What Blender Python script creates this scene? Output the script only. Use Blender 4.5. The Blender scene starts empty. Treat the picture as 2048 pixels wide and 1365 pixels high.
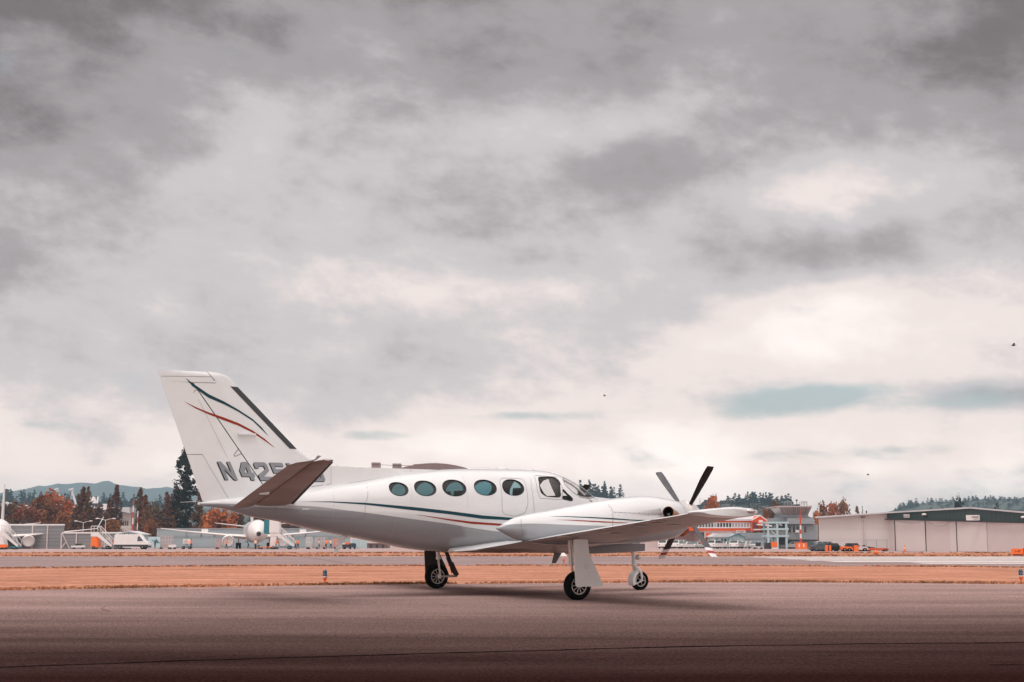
import bpy, bmesh, math, random
from mathutils import Vector, Matrix, noise
R = math.radians
sc = bpy.context.scene
col = sc.collection
random.seed(7)

# ------------------------------------------------------------------ camera
FPX = 2844.0                      # focal length in photo pixels (2048 wide): a 50 mm lens
EYE = Vector((0, 0, 1.01))
TILT = math.atan((1087 - 682.5) / FPX)
cd = bpy.data.cameras.new('camera'); cam = bpy.data.objects.new('camera', cd); col.objects.link(cam)
cd.sensor_width = 36; cd.lens = FPX / 2048 * 36; cd.clip_start = .1; cd.clip_end = 20000
cam.location = EYE; cam.rotation_euler = (R(90) + TILT, 0, 0)
cd.dof.use_dof = False
sc.camera = cam
def ray(px, py):
    a = (px - 1024) / FPX; b = (682.5 - py) / FPX
    ct, s_ = math.cos(TILT), math.sin(TILT)
    return Vector((a, ct - b * s_, s_ + b * ct))
def at(px, py, Y):
    """the place at distance Y seen in direction (px, py) from where the photographer stood"""
    d = ray(px, py); return EYE + d * (Y / d.y)
def ht(py, Y, px=1024): return at(px, py, Y).z
def ax(px, Y): return at(px, 1087, Y).x

# ------------------------------------------------------------------ world
SUN_EL, SUN_AZ = R(64), R(205)    # azimuth clockwise from +Y: high, behind the photographer's left shoulder
w = bpy.data.worlds.new('World'); sc.world = w; w.use_nodes = True
nt = w.node_tree; nt.nodes.clear()
def N(t, **k):
    n = nt.nodes.new(t)
    for a, b in k.items(): setattr(n, a, b)
    return n
def lk(a, b): nt.links.new(a, b)
def math_(op, a, b=None, clamp=False):
    n = N('ShaderNodeMath', operation=op); n.use_clamp = clamp
    for i, v in enumerate((a, b)):
        if v is None: continue
        if isinstance(v, (int, float)): n.inputs[i].default_value = v
        else: lk(v, n.inputs[i])
    return n.outputs[0]
def vmath(op, a, b=None):
    n = N('ShaderNodeVectorMath', operation=op)
    for i, v in enumerate((a, b)):
        if v is None: continue
        if isinstance(v, (tuple, Vector)): n.inputs[i].default_value = tuple(v)
        else: lk(v, n.inputs[i])
    return n
tc = N('ShaderNodeTexCoord'); dirn = vmath('NORMALIZE', tc.outputs['Generated']).outputs[0]
sep = N('ShaderNodeSeparateXYZ'); lk(dirn, sep.inputs[0])
zpos = math_('MAXIMUM', sep.outputs[2], 0.0)
def fbm(scale, detail, rough, dist, zs, rot, off, lac=2.0):
    m = N('ShaderNodeMapping'); m.inputs['Rotation'].default_value = (0, R(rot), 0); m.inputs['Location'].default_value = off
    pre = vmath('MULTIPLY', dirn, (1, 1, 1)).outputs[0]; lk(pre, m.inputs[0])
    st_ = vmath('MULTIPLY', m.outputs[0], (1, 1, zs)).outputs[0]
    n = N('ShaderNodeTexNoise'); n.inputs['Scale'].default_value = scale; n.inputs['Detail'].default_value = detail
    n.inputs['Roughness'].default_value = rough; n.inputs['Distortion'].default_value = dist
    lk(st_, n.inputs['Vector']); return n.outputs['Fac']
n1 = fbm(4.6, 9, .54, .12, 1.8, -9, (1.6, 4.7, .9))
n2 = fbm(12.0, 9, .62, .08, 1.9, -8, (7.3, 2.2, .7))
# value of the cloud deck: grey deck, darker overhead
val = math_('ADD', math_('MULTIPLY', math_('SUBTRACT', n1, .5), .58), math_('MULTIPLY', math_('SUBTRACT', n2, .5), .52))
elev = N('ShaderNodeMapRange'); elev.inputs['From Min'].default_value = 0; elev.inputs['From Max'].default_value = .45
elev.inputs['To Min'].default_value = .76; elev.inputs['To Max'].default_value = .35; lk(sep.outputs[2], elev.inputs[0])
val = math_('ADD', val, elev.outputs[0])
def blob(px, py, rx, rz, amt, v):
    d0 = ray(px, py).normalized()
    s = vmath('SUBTRACT', dirn, d0).outputs[0]
    s = vmath('MULTIPLY', s, (1 / rx, 1 / rx, 1 / rz)).outputs[0]
    ln = vmath('DOT_PRODUCT', s, s).outputs['Value']
    e = math_('POWER', 2.718, math_('MULTIPLY', ln, -1.0))
    return math_('ADD', v, math_('MULTIPLY', e, amt))
P = 1 / FPX
for b in [(0, 150, 420*P, 260*P, -.09), (480, 190, 260*P, 90*P, .13), (1060, 120, 260*P, 90*P, -.08), (60, 60, 300*P, 160*P, -.12), (1000, 560, 480*P, 110*P, .07), (1780, 170, 300*P, 120*P, -.11),
          (1250, 240, 230*P, 50*P, .10), (1660, 370, 240*P, 70*P, .24), (1270, 340, 200*P, 45*P, -.12), (1800, 500, 330*P, 60*P, -.16),
          (1000, 580, 260*P, 40*P, .10), (1760, 670, 380*P, 75*P, .22), (1650, 610, 150*P, 40*P, .10), (300, 650, 600*P, 260*P, -.04),
          (850, 900, 600*P, 75*P, .17), (1750, 960, 500*P, 60*P, .16), (2010, 790, 130*P, 26*P, -.22), (1350, 520, 150*P, 40*P, -.06), (2020, 60, 260*P, 200*P, -.15),
          (1150, 700, 300*P, 60*P, .03), (1750, 860, 300*P, 40*P, .12), (80, 300, 300*P, 120*P, -.06)]:
    val = blob(*b, val)
# bright overcast behind the photographer
back = N('ShaderNodeMapRange'); back.inputs['From Min'].default_value = .25; back.inputs['From Max'].default_value = -.7
back.inputs['To Min'].default_value = 0; back.inputs['To Max'].default_value = .22; lk(sep.outputs[1], back.inputs[0])
val = math_('ADD', val, back.outputs[0])
zen = N('ShaderNodeMapRange'); zen.interpolation_type = 'SMOOTHSTEP'; zen.inputs['From Min'].default_value = .46; zen.inputs['From Max'].default_value = .80
zen.inputs['To Min'].default_value = 0; zen.inputs['To Max'].default_value = .62; lk(sep.outputs[2], zen.inputs[0])
val = math_('ADD', val, zen.outputs[0])
ramp = N('ShaderNodeValToRGB'); cr = ramp.color_ramp; cr.interpolation = 'EASE'
for i, (p, c) in enumerate([(.0, (.06, .052, .056)), (.22, (.195, .178, .186)), (.42, (.38, .36, .375)), (.60, (.60, .575, .59)), (.76, (.85, .765, .74)), (1, (1.03, .945, .91))]):
    e = cr.elements[i] if i < 2 else cr.elements.new(p)
    e.position = p; e.color = (*c, 1)
lk(val, ramp.inputs[0])
gain = N('ShaderNodeMapRange'); gain.inputs['From Min'].default_value = .2; gain.inputs['From Max'].default_value = -.6
gain.inputs['To Min'].default_value = 1.0; gain.inputs['To Max'].default_value = 1.05; lk(sep.outputs[1], gain.inputs[0])
sky = N('ShaderNodeTexSky', sky_type='NISHITA'); sky.sun_disc = False; sky.sun_elevation = SUN_EL; sky.sun_rotation = SUN_AZ
sky.air_density = 1.2; sky.dust_density = 1.5
hs = N('ShaderNodeHueSaturation'); hs.inputs['Hue'].default_value = .475; hs.inputs['Saturation'].default_value = .62; hs.inputs['Value'].default_value = 1.35
lk(sky.outputs[0], hs.inputs['Color'])
# where the deck is torn the blue-green sky shows
gap = None
for g in [(1570, 806, 280*P, 36*P, .95), (1690, 790, 120*P, 24*P, .5), (1800, 930, 420*P, 50*P, .42), (760, 872, 120*P, 15*P, .8), (900, 835, 200*P, 15*P, .55), (60, 850, 120*P, 14*P, .5), (1960, 1010, 400*P, 40*P, .3), (1080, 830, 130*P, 13*P, .5), (1980, 800, 110*P, 16*P, .6), (1780, 900, 160*P, 12*P, .3)]:
    gap = blob(*g, gap if gap is not None else 0.0)
n3 = fbm(9.0, 8, .6, .4, 3.2, -4, (1.3, 9.2, .4))
gm = math_('SUBTRACT', math_('ADD', math_('MULTIPLY', gap, 1.05), math_('MULTIPLY', n3, 2.4)), 1.50)
gmr = N('ShaderNodeMapRange'); gmr.inputs['From Min'].default_value = .0; gmr.inputs['From Max'].default_value = .75; gmr.interpolation_type = 'SMOOTHSTEP'; lk(gm, gmr.inputs[0])
b1 = N('ShaderNodeBackground'); lk(hs.outputs[0], b1.inputs[0]); b1.inputs[1].default_value = .085
# the clouds low on the horizon are brighter than they look: a long path of blue air lies before them
HAZE_K = .00024 * 190; HZ = (.29, .40, .47)
Tz = math_('POWER', 2.718, math_('DIVIDE', -HAZE_K, math_('MAXIMUM', sep.outputs[2], .05)))
zg = N('ShaderNodeMapRange'); zg.interpolation_type = 'SMOOTHSTEP'; zg.inputs['From Min'].default_value = .46; zg.inputs['From Max'].default_value = .85; zg.inputs['To Min'].default_value = 1; zg.inputs['To Max'].default_value = 1.5; lk(sep.outputs[2], zg.inputs[0])
cs = vmath('SCALE', ramp.outputs[0]); lk(math_('MULTIPLY', gain.outputs[0], zg.outputs[0]), cs.inputs['Scale'])
hc = vmath('SCALE', HZ); lk(math_('SUBTRACT', 1.0, Tz), hc.inputs['Scale'])
dc = vmath('SUBTRACT', cs.outputs[0], hc.outputs[0]).outputs[0]
dv = vmath('SCALE', dc); lk(math_('DIVIDE', 1.0, Tz), dv.inputs['Scale'])
mxv = vmath('MAXIMUM', dv.outputs[0], (0, 0, 0))
b2 = N('ShaderNodeBackground'); lk(mxv.outputs[0], b2.inputs[0]); b2.inputs[1].default_value = 1
mx = N('ShaderNodeMixShader'); lk(math_('MULTIPLY', gmr.outputs[0], .9), mx.inputs[0]); lk(b2.outputs[0], mx.inputs[1]); lk(b1.outputs[0], mx.inputs[2])
out = N('ShaderNodeOutputWorld'); lk(mx.outputs[0], out.inputs[0])
w.cycles.sampling_method = 'MANUAL'; w.cycles.sample_map_resolution = 512

# ------------------------------------------------------------------ sun and exposure
sd = bpy.data.lights.new('sun', 'SUN'); so = bpy.data.objects.new('sun', sd); col.objects.link(so)
sd.energy = 1.3; sd.angle = R(25); sd.color = (1, .93, .87)
sv = Vector((math.sin(SUN_AZ) * math.cos(SUN_EL), math.cos(SUN_AZ) * math.cos(SUN_EL), math.sin(SUN_EL)))
so.rotation_euler = (-sv).to_track_quat('-Z', 'Y').to_euler(); so.location = sv * 60
sc.view_settings.view_transform = 'Standard'; sc.view_settings.look = 'None'; sc.view_settings.exposure = 0.0; sc.view_settings.gamma = 1
sc.render.engine = 'CYCLES'; sc.cycles.use_denoising = True; sc.cycles.max_bounces = 6; sc.cycles.volume_bounces = 0
sc.cycles.transparent_max_bounces = 24; sc.cycles.caustics_reflective = False; sc.cycles.caustics_refractive = False

# ------------------------------------------------------------------ materials
MATS = {}
def mat(name, c, rough=.6, metal=0, var=.0, vscale=1.0, spec=.5, coat=0, rnd=0, stretch=(1, 1, 1), c2=None, bump=0, bscale=40, fine=0, fscale=60):
    if name in MATS: return MATS[name]
    m = bpy.data.materials.new(name); m.use_nodes = True; MATS[name] = m
    t = m.node_tree; b = t.nodes['Principled BSDF']
    b.inputs['Roughness'].default_value = rough; b.inputs['Metallic'].default_value = metal
    b.inputs['Specular IOR Level'].default_value = spec; b.inputs['Coat Weight'].default_value = coat; b.inputs['Coat Roughness'].default_value = .08
    b.inputs['Base Color'].default_value = (*c, 1)
    t2 = t.nodes.new('ShaderNodeTexCoord'); mp = t.nodes.new('ShaderNodeMapping'); mp.inputs['Scale'].default_value = stretch
    t.links.new(t2.outputs['Object'], mp.inputs[0])
    n = t.nodes.new('ShaderNodeTexNoise'); n.inputs['Scale'].default_value = vscale; n.inputs['Detail'].default_value = 6; n.inputs['Roughness'].default_value = .6
    t.links.new(mp.outputs[0], n.inputs['Vector'])
    mix = t.nodes.new('ShaderNodeMix'); mix.data_type = 'RGBA'
    lo = c2 if c2 else tuple(x * (1 - var) for x in c); hi = tuple(min(1, x * (1 + var * .5)) for x in c)
    mix.inputs['A'].default_value = (*lo, 1); mix.inputs['B'].default_value = (*hi, 1)
    mr = t.nodes.new('ShaderNodeMapRange'); mr.inputs['From Min'].default_value = .32; mr.inputs['From Max'].default_value = .68
    t.links.new(n.outputs['Fac'], mr.inputs[0]); t.links.new(mr.outputs[0], mix.inputs['Factor'])
    last = mix.outputs['Result']
    if fine:
        nf = t.nodes.new('ShaderNodeTexNoise'); nf.inputs['Scale'].default_value = fscale; nf.inputs['Detail'].default_value = 3
        t.links.new(t2.outputs['Object'], nf.inputs['Vector'])
        mr2 = t.nodes.new('ShaderNodeMapRange'); mr2.inputs['From Min'].default_value = .25; mr2.inputs['From Max'].default_value = .75
        mr2.inputs['To Min'].default_value = 1 - fine; mr2.inputs['To Max'].default_value = 1 + fine
        t.links.new(nf.outputs['Fac'], mr2.inputs[0])
        vm = t.nodes.new('ShaderNodeVectorMath'); vm.operation = 'SCALE'; t.links.new(last, vm.inputs[0]); t.links.new(mr2.outputs[0], vm.inputs['Scale']); last = vm.outputs[0]
    if rnd:
        oi = t.nodes.new('ShaderNodeObjectInfo'); h = t.nodes.new('ShaderNodeHueSaturation')
        for sock, a, bb in (('Hue', .5 - rnd * .06, .5 + rnd * .06), ('Value', 1 - rnd * .4, 1 + rnd * .4)):
            q = t.nodes.new('ShaderNodeMapRange'); q.inputs['To Min'].default_value = a; q.inputs['To Max'].default_value = bb
            t.links.new(oi.outputs['Random'], q.inputs[0]); t.links.new(q.outputs[0], h.inputs[sock])
        t.links.new(last, h.inputs['Color']); last = h.outputs[0]
    t.links.new(last, b.inputs['Base Color'])
    if bump:
        nb = t.nodes.new('ShaderNodeTexNoise'); nb.inputs['Scale'].default_value = bscale; nb.inputs['Detail'].default_value = 4
        t.links.new(t2.outputs['Object'], nb.inputs['Vector'])
        bp = t.nodes.new('ShaderNodeBump'); bp.inputs['Strength'].default_value = bump; bp.inputs['Distance'].default_value = .02
        t.links.new(nb.outputs['Fac'], bp.inputs['Height']); t.links.new(bp.outputs[0], b.inputs['Normal'])
    return m
def glass_mat(name, tint, rough=.02, gl=1.0):
    m = bpy.data.materials.new(name); m.use_nodes = True; t = m.node_tree; t.nodes.clear()
    o = t.nodes.new('ShaderNodeOutputMaterial'); tr = t.nodes.new('ShaderNodeBsdfTransparent'); tr.inputs[0].default_value = (*tint, 1)
    g = t.nodes.new('ShaderNodeBsdfGlossy'); g.inputs['Roughness'].default_value = rough
    fr = t.nodes.new('ShaderNodeLayerWeight'); fr.inputs[0].default_value = .5
    pw = t.nodes.new('ShaderNodeMath'); pw.operation = 'POWER'; pw.inputs[1].default_value = 5; t.links.new(fr.outputs['Facing'], pw.inputs[0])
    mu = t.nodes.new('ShaderNodeMath'); mu.operation = 'MULTIPLY_ADD'; mu.inputs[1].default_value = .9 * gl; mu.inputs[2].default_value = .05; t.links.new(pw.outputs[0], mu.inputs[0])
    mx_ = t.nodes.new('ShaderNodeMixShader'); t.links.new(mu.outputs[0], mx_.inputs[0]); t.links.new(tr.outputs[0], mx_.inputs[1]); t.links.new(g.outputs[0], mx_.inputs[2])
    t.links.new(mx_.outputs[0], o.inputs[0]); MATS[name] = m; return m

# ------------------------------------------------------------------ mesh helpers
m_skin_ref = [None]
class MB:
    def __init__(s): s.v = []; s.f = []; s.mi = []; s.cur = 0
    def add(s, vs, fs):
        o = len(s.v); s.v += [tuple(p) for p in vs]
        for f in fs: s.f.append(tuple(o + i for i in f)); s.mi.append(s.cur)
        return s
    def box(s, x0, x1, y0, y1, z0, z1):
        return s.add([(x0,y0,z0),(x1,y0,z0),(x1,y1,z0),(x0,y1,z0),(x0,y0,z1),(x1,y0,z1),(x1,y1,z1),(x0,y1,z1)],
                     [(0,3,2,1),(4,5,6,7),(0,1,5,4),(1,2,6,5),(2,3,7,6),(3,0,4,7)])
    def bar(s, p0, p1, r0, r1=None, n=8, caps=True):
        r1 = r0 if r1 is None else r1
        p0, p1 = Vector(p0), Vector(p1); d = (p1 - p0)
        if d.length < 1e-6: return s
        q = d.to_track_quat('Z', 'Y'); vs = []
        for p, r in ((p0, r0), (p1, r1)):
            for i in range(n):
                a = 2 * math.pi * i / n; vs.append(p + q @ Vector((r * math.cos(a), r * math.sin(a), 0)))
        fs = [(i, (i + 1) % n, n + (i + 1) % n, n + i) for i in range(n)]
        if caps: fs += [tuple(reversed(range(n))), tuple(range(n, 2 * n))]
        return s.add(vs, fs)
    def tube(s, pts, r, n=8):
        pts = [Vector(p) for p in pts]; rs = r if isinstance(r, (list, tuple)) else [r] * len(pts)
        rings = []
        for i, p in enumerate(pts):
            d = (pts[min(i + 1, len(pts) - 1)] - pts[max(i - 1, 0)]); q = d.to_track_quat('Z', 'Y')
            rings.append([p + q @ Vector((rs[i] * math.cos(2 * math.pi * k / n), rs[i] * math.sin(2 * math.pi * k / n), 0)) for k in range(n)])
        return s.loft(rings, True, True)
    def loft(s, rings, cap0=True, cap1=True, closed=True):
        n = len(rings[0]); vs = [p for r in rings for p in r]; fs = []
        m = n if closed else n - 1
        for i in range(len(rings) - 1):
            for k in range(m): fs.append((i*n + k, i*n + (k+1) % n, (i+1)*n + (k+1) % n, (i+1)*n + k))
        if cap0: fs.append(tuple(reversed(range(n))))
        if cap1: fs.append(tuple((len(rings)-1)*n + k for k in range(n)))
        return s.add(vs, fs)
    def prism(s, poly, y0, y1):
        """polygon in (x, z) given a thickness from y0 to y1"""
        n = len(poly); vs = [(p[0], y0, p[1]) for p in poly] + [(p[0], y1, p[1]) for p in poly]
        return s.add(vs, [tuple(range(n)), tuple(reversed(range(n, 2*n)))] + [(i, n+i, n+(i+1) % n, (i+1) % n) for i in range(n)])
    def sphere(s, c, r, n=12, m=8, sz=1, sx=1, sy=1):
        rings = []
        for i in range(m + 1):
            t = math.pi * i / m; rr = max(1e-4, math.sin(t)) * r
            rings.append([(c[0] + sx*rr*math.cos(2*math.pi*k/n), c[1] + sy*rr*math.sin(2*math.pi*k/n), c[2] - sz*r*math.cos(t)) for k in range(n)])
        return s.loft(rings)
    def lathe(s, prof, c=(0, 0, 0), axis='z', n=24):
        """prof: (radius, height) pairs turned about the axis through c"""
        rings = []
        for r, h in prof:
            ring = []
            for k in range(n):
                a = 2*math.pi*k/n; u, v_ = max(r, 1e-4)*math.cos(a), max(r, 1e-4)*math.sin(a)
                ring.append({'z': (c[0]+u, c[1]+v_, c[2]+h), 'y': (c[0]+u, c[1]+h, c[2]+v_), 'x': (c[0]+h, c[1]+u, c[2]+v_)}[axis])
            rings.append(ring)
        return s.loft(rings)
    def build(s, name, m, parent=None, smooth=None, fix=True):
        o = s.build0(name, m, parent, smooth, fix)
        if m is m_skin_ref[0] and m is not None:       # pale top; darker underside paint carries shade and brown ground bounce in its colour
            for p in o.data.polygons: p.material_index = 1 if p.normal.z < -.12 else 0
        return o
    def build0(s, name, m, parent=None, smooth=None, fix=True):
        me = bpy.data.meshes.new(name); me.from_pydata(s.v, [], s.f)
        ms = m if isinstance(m, (list, tuple)) else [m]
        for x in ms: me.materials.append(x)
        if len(ms) > 1: me.polygons.foreach_set('material_index', s.mi)
        if fix:
            bm = bmesh.new(); bm.from_mesh(me); bmesh.ops.recalc_face_normals(bm, faces=bm.faces); bm.to_mesh(me); bm.free()
        if smooth is not None:
            me.polygons.foreach_set('use_smooth', [True] * len(me.polygons)); me.set_sharp_from_angle(angle=R(smooth))
        me.update(); o = bpy.data.objects.new(name, me); col.objects.link(o)
        if parent: o.parent = parent
        return o
def tag(o, label=None, cat=None, group=None, kind=None):
    for k, v_ in (('label', label), ('category', cat), ('group', group), ('kind', kind)):
        if v_: o[k] = v_
    return o
def empty(name, loc=(0, 0, 0), rz=0, label=None, cat=None, group=None):
    o = bpy.data.objects.new(name, None); col.objects.link(o); o.location = loc; o.rotation_euler = (0, 0, rz)
    return tag(o, label, cat, group)
def copy_tree(o, parent=None):
    c = o.copy(); col.objects.link(c)
    if parent: c.parent = parent
    for ch in [x for x in bpy.data.objects if x.parent == o]: copy_tree(ch, c)
    return c

# ------------------------------------------------------------------ ground
def gz(Y):
    if Y <= 30: return (Y - 22.3) * .011
    if Y <= 33: return .0847
    if Y >= 50: return 0.0
    t = (50 - Y) / 17; return .0847 * t * t * (3 - 2 * t)
def gpt(px, py):
    Y = 30.
    for _ in range(40): Y = 2844 * (1.01 - gz(Y)) / (py - 1087)* (1.0)
    return Y
YS = [-30, -10] + [i * 1.0 for i in range(0, 52)] + [55, 60, 65, 80, 100, 120, 160, 220, 300, 450, 700, 1000, 1600, 2600, 4400]
def ground_sheet(name, near, far, m, off, X0=-60, X1=60, nx=24, **k):
    """sheet lying on the ground profile between the lines near(X) and far(X)"""
    g = MB(); xs = [X0 + (X1 - X0) * i / nx for i in range(nx + 1)]
    T = 26; rows = []
    for x in xs:
        a, b = near(x), far(x); rows.append([(x, a + (b - a) * j / T, gz(a + (b - a) * j / T) + off) for j in range(T + 1)])
    fs = []; n = T + 1
    for i in range(nx):
        for j in range(T): fs.append((i*n + j, (i+1)*n + j, (i+1)*n + j + 1, i*n + j + 1))
    g.add([p for r in rows for p in r], fs); return tag(g.build(name, m, smooth=60, fix=False), kind='structure', **k)

m_grass = mat('dry_grass', (.56, .275, .19), .95, var=.0, c2=(.30, .14, .09), vscale=1.3, stretch=(.22, .5, 1), fine=.34, fscale=5, spec=0)
def asphalt(name, c, near_shade):
    m = mat(name, c, .95, c2=tuple(x * .64 for x in c), vscale=.6, stretch=(.16, 1.0, 1), fine=.42, fscale=30, bump=.6, bscale=50, spec=0)
    t = m.node_tree; b = t.nodes['Principled BSDF']; src = b.inputs['Base Color'].links[0].from_socket
    tcn = t.nodes.new('ShaderNodeTexCoord')
    # bitumen speckle and pale aggregate
    v_ = t.nodes.new('ShaderNodeTexVoronoi'); v_.inputs['Scale'].default_value = 32; t.links.new(tcn.outputs['Object'], v_.inputs['Vector'])
    r1 = t.nodes.new('ShaderNodeMapRange'); r1.inputs['From Min'].default_value = 0; r1.inputs['From Max'].default_value = .7; r1.inputs['To Min'].default_value = 1.35; r1.inputs['To Max'].default_value = .72
    t.links.new(v_.outputs['Distance'], r1.inputs[0])
    vm = t.nodes.new('ShaderNodeVectorMath'); vm.operation = 'SCALE'; t.links.new(src, vm.inputs[0]); t.links.new(r1.outputs[0], vm.inputs['Scale']); last = vm.outputs[0]
    if near_shade:   # foreground shade painted into the colour, deepest near the camera, gone by the far edge
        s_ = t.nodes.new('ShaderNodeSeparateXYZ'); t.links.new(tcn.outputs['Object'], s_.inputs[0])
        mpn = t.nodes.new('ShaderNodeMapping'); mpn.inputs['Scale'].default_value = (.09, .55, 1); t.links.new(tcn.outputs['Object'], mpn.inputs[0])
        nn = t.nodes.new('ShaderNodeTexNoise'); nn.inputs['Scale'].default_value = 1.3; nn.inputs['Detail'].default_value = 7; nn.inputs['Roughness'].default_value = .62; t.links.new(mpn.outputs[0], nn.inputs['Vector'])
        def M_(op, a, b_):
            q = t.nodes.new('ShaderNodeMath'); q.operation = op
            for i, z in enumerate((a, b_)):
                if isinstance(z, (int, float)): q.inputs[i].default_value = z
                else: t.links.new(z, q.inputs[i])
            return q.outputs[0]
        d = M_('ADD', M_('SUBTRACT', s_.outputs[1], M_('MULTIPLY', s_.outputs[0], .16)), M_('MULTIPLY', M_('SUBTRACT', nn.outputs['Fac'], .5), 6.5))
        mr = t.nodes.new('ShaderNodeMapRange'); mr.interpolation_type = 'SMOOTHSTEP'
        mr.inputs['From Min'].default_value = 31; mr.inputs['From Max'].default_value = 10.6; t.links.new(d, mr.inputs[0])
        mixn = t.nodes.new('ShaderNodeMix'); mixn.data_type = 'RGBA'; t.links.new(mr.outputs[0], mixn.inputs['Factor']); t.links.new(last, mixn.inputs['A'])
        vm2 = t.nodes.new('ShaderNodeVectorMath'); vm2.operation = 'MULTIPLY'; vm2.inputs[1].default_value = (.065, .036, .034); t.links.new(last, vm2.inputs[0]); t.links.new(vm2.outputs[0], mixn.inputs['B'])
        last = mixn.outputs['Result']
    t.links.new(last, b.inputs['Base Color']); return m
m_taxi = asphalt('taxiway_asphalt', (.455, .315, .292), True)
m_run = asphalt('runway_asphalt', (.40, .30, .295), False)
m_apron = mat('apron_concrete', (.46, .34, .325), .9, spec=0, c2=(.36, .26, .25), vscale=.05, stretch=(.3, 1, 1), fine=.12, fscale=3)
# base terrain
g = MB(); xs = [-4200, -1500, -600, -250, -120, -60, 0, 60, 120, 250, 600, 1500, 4200]; n = len(xs)
for Y in YS: g.v += [(x, Y, gz(Y)) for x in xs]
for j in range(len(YS) - 1):
    for i in range(n - 1): g.f.append((j*n + i, j*n + i + 1, (j+1)*n + i + 1, (j+1)*n + i)); g.mi.append(0)
tag(g.build('ground', m_grass, smooth=60, fix=False), kind='structure')
def edge(pts):
    q = [((px - 1024) / 2844 * gpt(px, py), gpt(px, py)) for px, py in pts]
    def f(x):
        if x <= q[0][0]: return q[0][1]
        for (x0, y0), (x1, y1) in zip(q, q[1:]):
            if x <= x1:
                t = (x - x0) / (x1 - x0); return y0 + (y1 - y0) * t
        return q[-1][1]
    return f
taxi_far = edge([(0, 1180), (300, 1174.5), (700, 1168.5), (1240, 1164.5), (1500, 1163.5), (1800, 1165), (2048, 1167.5)])
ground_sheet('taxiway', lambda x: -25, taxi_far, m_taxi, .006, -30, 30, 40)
run_near = edge([(0, 1136), (500, 1131), (1200, 1130.5), (1800, 1132), (2048, 1134.5)])
ground_sheet('runway', run_near, lambda x: 112.0, m_run, .006, -160, 160, 60)
ground_sheet('apron', lambda x: 158.0 - x * .02, lambda x: 470, m_apron, .006, -320, 320, 40)
m_white = mat('white_marking', (.80, .74, .72), .8, var=.25, vscale=1.5)
for i, Y in enumerate((71.5, 78, 84.5, 91, 97.5, 104)):
    ground_sheet('runway_marking', lambda x, Y=Y: Y, lambda x, Y=Y: Y + 3.3, m_white, .012, 17.6 + (0 if i else 3), 60, 3)
ground_sheet('runway_marking', lambda x: 109.3, lambda x: 110.4, m_white, .012, -11.5, -5.5, 3)
ground_sheet('runway_marking', lambda x: 109.3, lambda x: 110.4, m_white, .012, 8, 13, 3)
# joint across the near lane, and thin cracks
m_crack = mat('crack_filler', (.003, .002, .002), 1.0, spec=0)
def crack(pts, wd):
    g = MB(); q = []
    for i, (px, py) in enumerate(pts):
        Y = gpt(px, py); q.append(Vector(((px - 1024) / 2844 * Y, Y)))
    fine = []
    for a, b in zip(q, q[1:]):
        for k in range(14):
            p = a.lerp(b, k / 14); p.y += .05 * noise.noise(Vector((p.x * 1.7, p.y, 3))); fine.append(p)
    fine.append(q[-1]); vs = []
    for p in fine:
        w_ = wd * (.65 + .7 * abs(noise.noise(Vector((p.x * 3, 5, 1))))); vs += [(p.x, p.y - w_, gz(p.y) + .0115), (p.x, p.y + w_, gz(p.y) + .0115)]
    g.add(vs, [(2*i, 2*i+2, 2*i+3, 2*i+1) for i in range(len(fine) - 1)])
    tag(g.build('pavement_joint', m_crack, fix=False), kind='structure')
crack([(-60, 1332), (0, 1330), (430, 1315), (850, 1303), (1320, 1290), (1700, 1284), (2048, 1281), (2150, 1280)], .035)
crack([(1960, 1325), (2010, 1324), (2150, 1325)], .03)
crack([(590, 1112.2), (640, 1118), (720, 1130)], .16)
crack([(930, 1113), (1010, 1121), (1060, 1130)], .10)
crack([(225, 1210), (215, 1216), (235, 1221)], .02)

# grass tufts: verges of the taxiway and runway
m_tuft = mat('tuft_blades', (.62, .30, .18), .95, c2=(.26, .13, .06), vscale=.6, stretch=(.35, 1, 1), spec=.1)
g = MB(); rnd = random.Random(3)
def tuft(x, y, h, s):
    z = gz(y)
    for _ in range(3):
        a = rnd.uniform(0, 6.28); dx, dy = s * math.cos(a), s * math.sin(a); ox, oy = rnd.uniform(-s, s), rnd.uniform(-s, s)
        g.add([(x+ox-dx, y+oy-dy, z), (x+ox+dx, y+oy+dy, z), (x+ox+rnd.uniform(-s, s), y+oy+rnd.uniform(-s, s), z + h)], [(0, 1, 2)])
for i in range(9000):
    x = rnd.uniform(-17, 17); e = taxi_far(x); y = e + .03 + abs(rnd.gauss(0, .35))
    if noise.noise(Vector((x * .5, 0, 0))) + noise.noise(Vector((x * 2.2, 4, 0))) * .6 > rnd.uniform(-.6, .5): tuft(x, y, rnd.uniform(.02, .07), .035)
for i in range(5000):
    x = rnd.uniform(-27, 27); y = run_near(x) - .05 - abs(rnd.gauss(0, .4))
    if noise.noise(Vector((x * .3, 9, 0))) > rnd.uniform(-.4, .5): tuft(x, y, rnd.uniform(.03, .08), .07)
for i in range(9000):
    y = rnd.choice((113.2 + abs(rnd.gauss(0, 5)), 157 - abs(rnd.gauss(0, 6)))); x = rnd.uniform(-y * .42, y * .42)
    if noise.noise(Vector((x * .06, y * .1, 6))) > rnd.uniform(-.4, .5): tuft(x, y, rnd.uniform(.05, .14), .16)
tag(g.build('grass', m_tuft, fix=False), kind='stuff')

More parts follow.
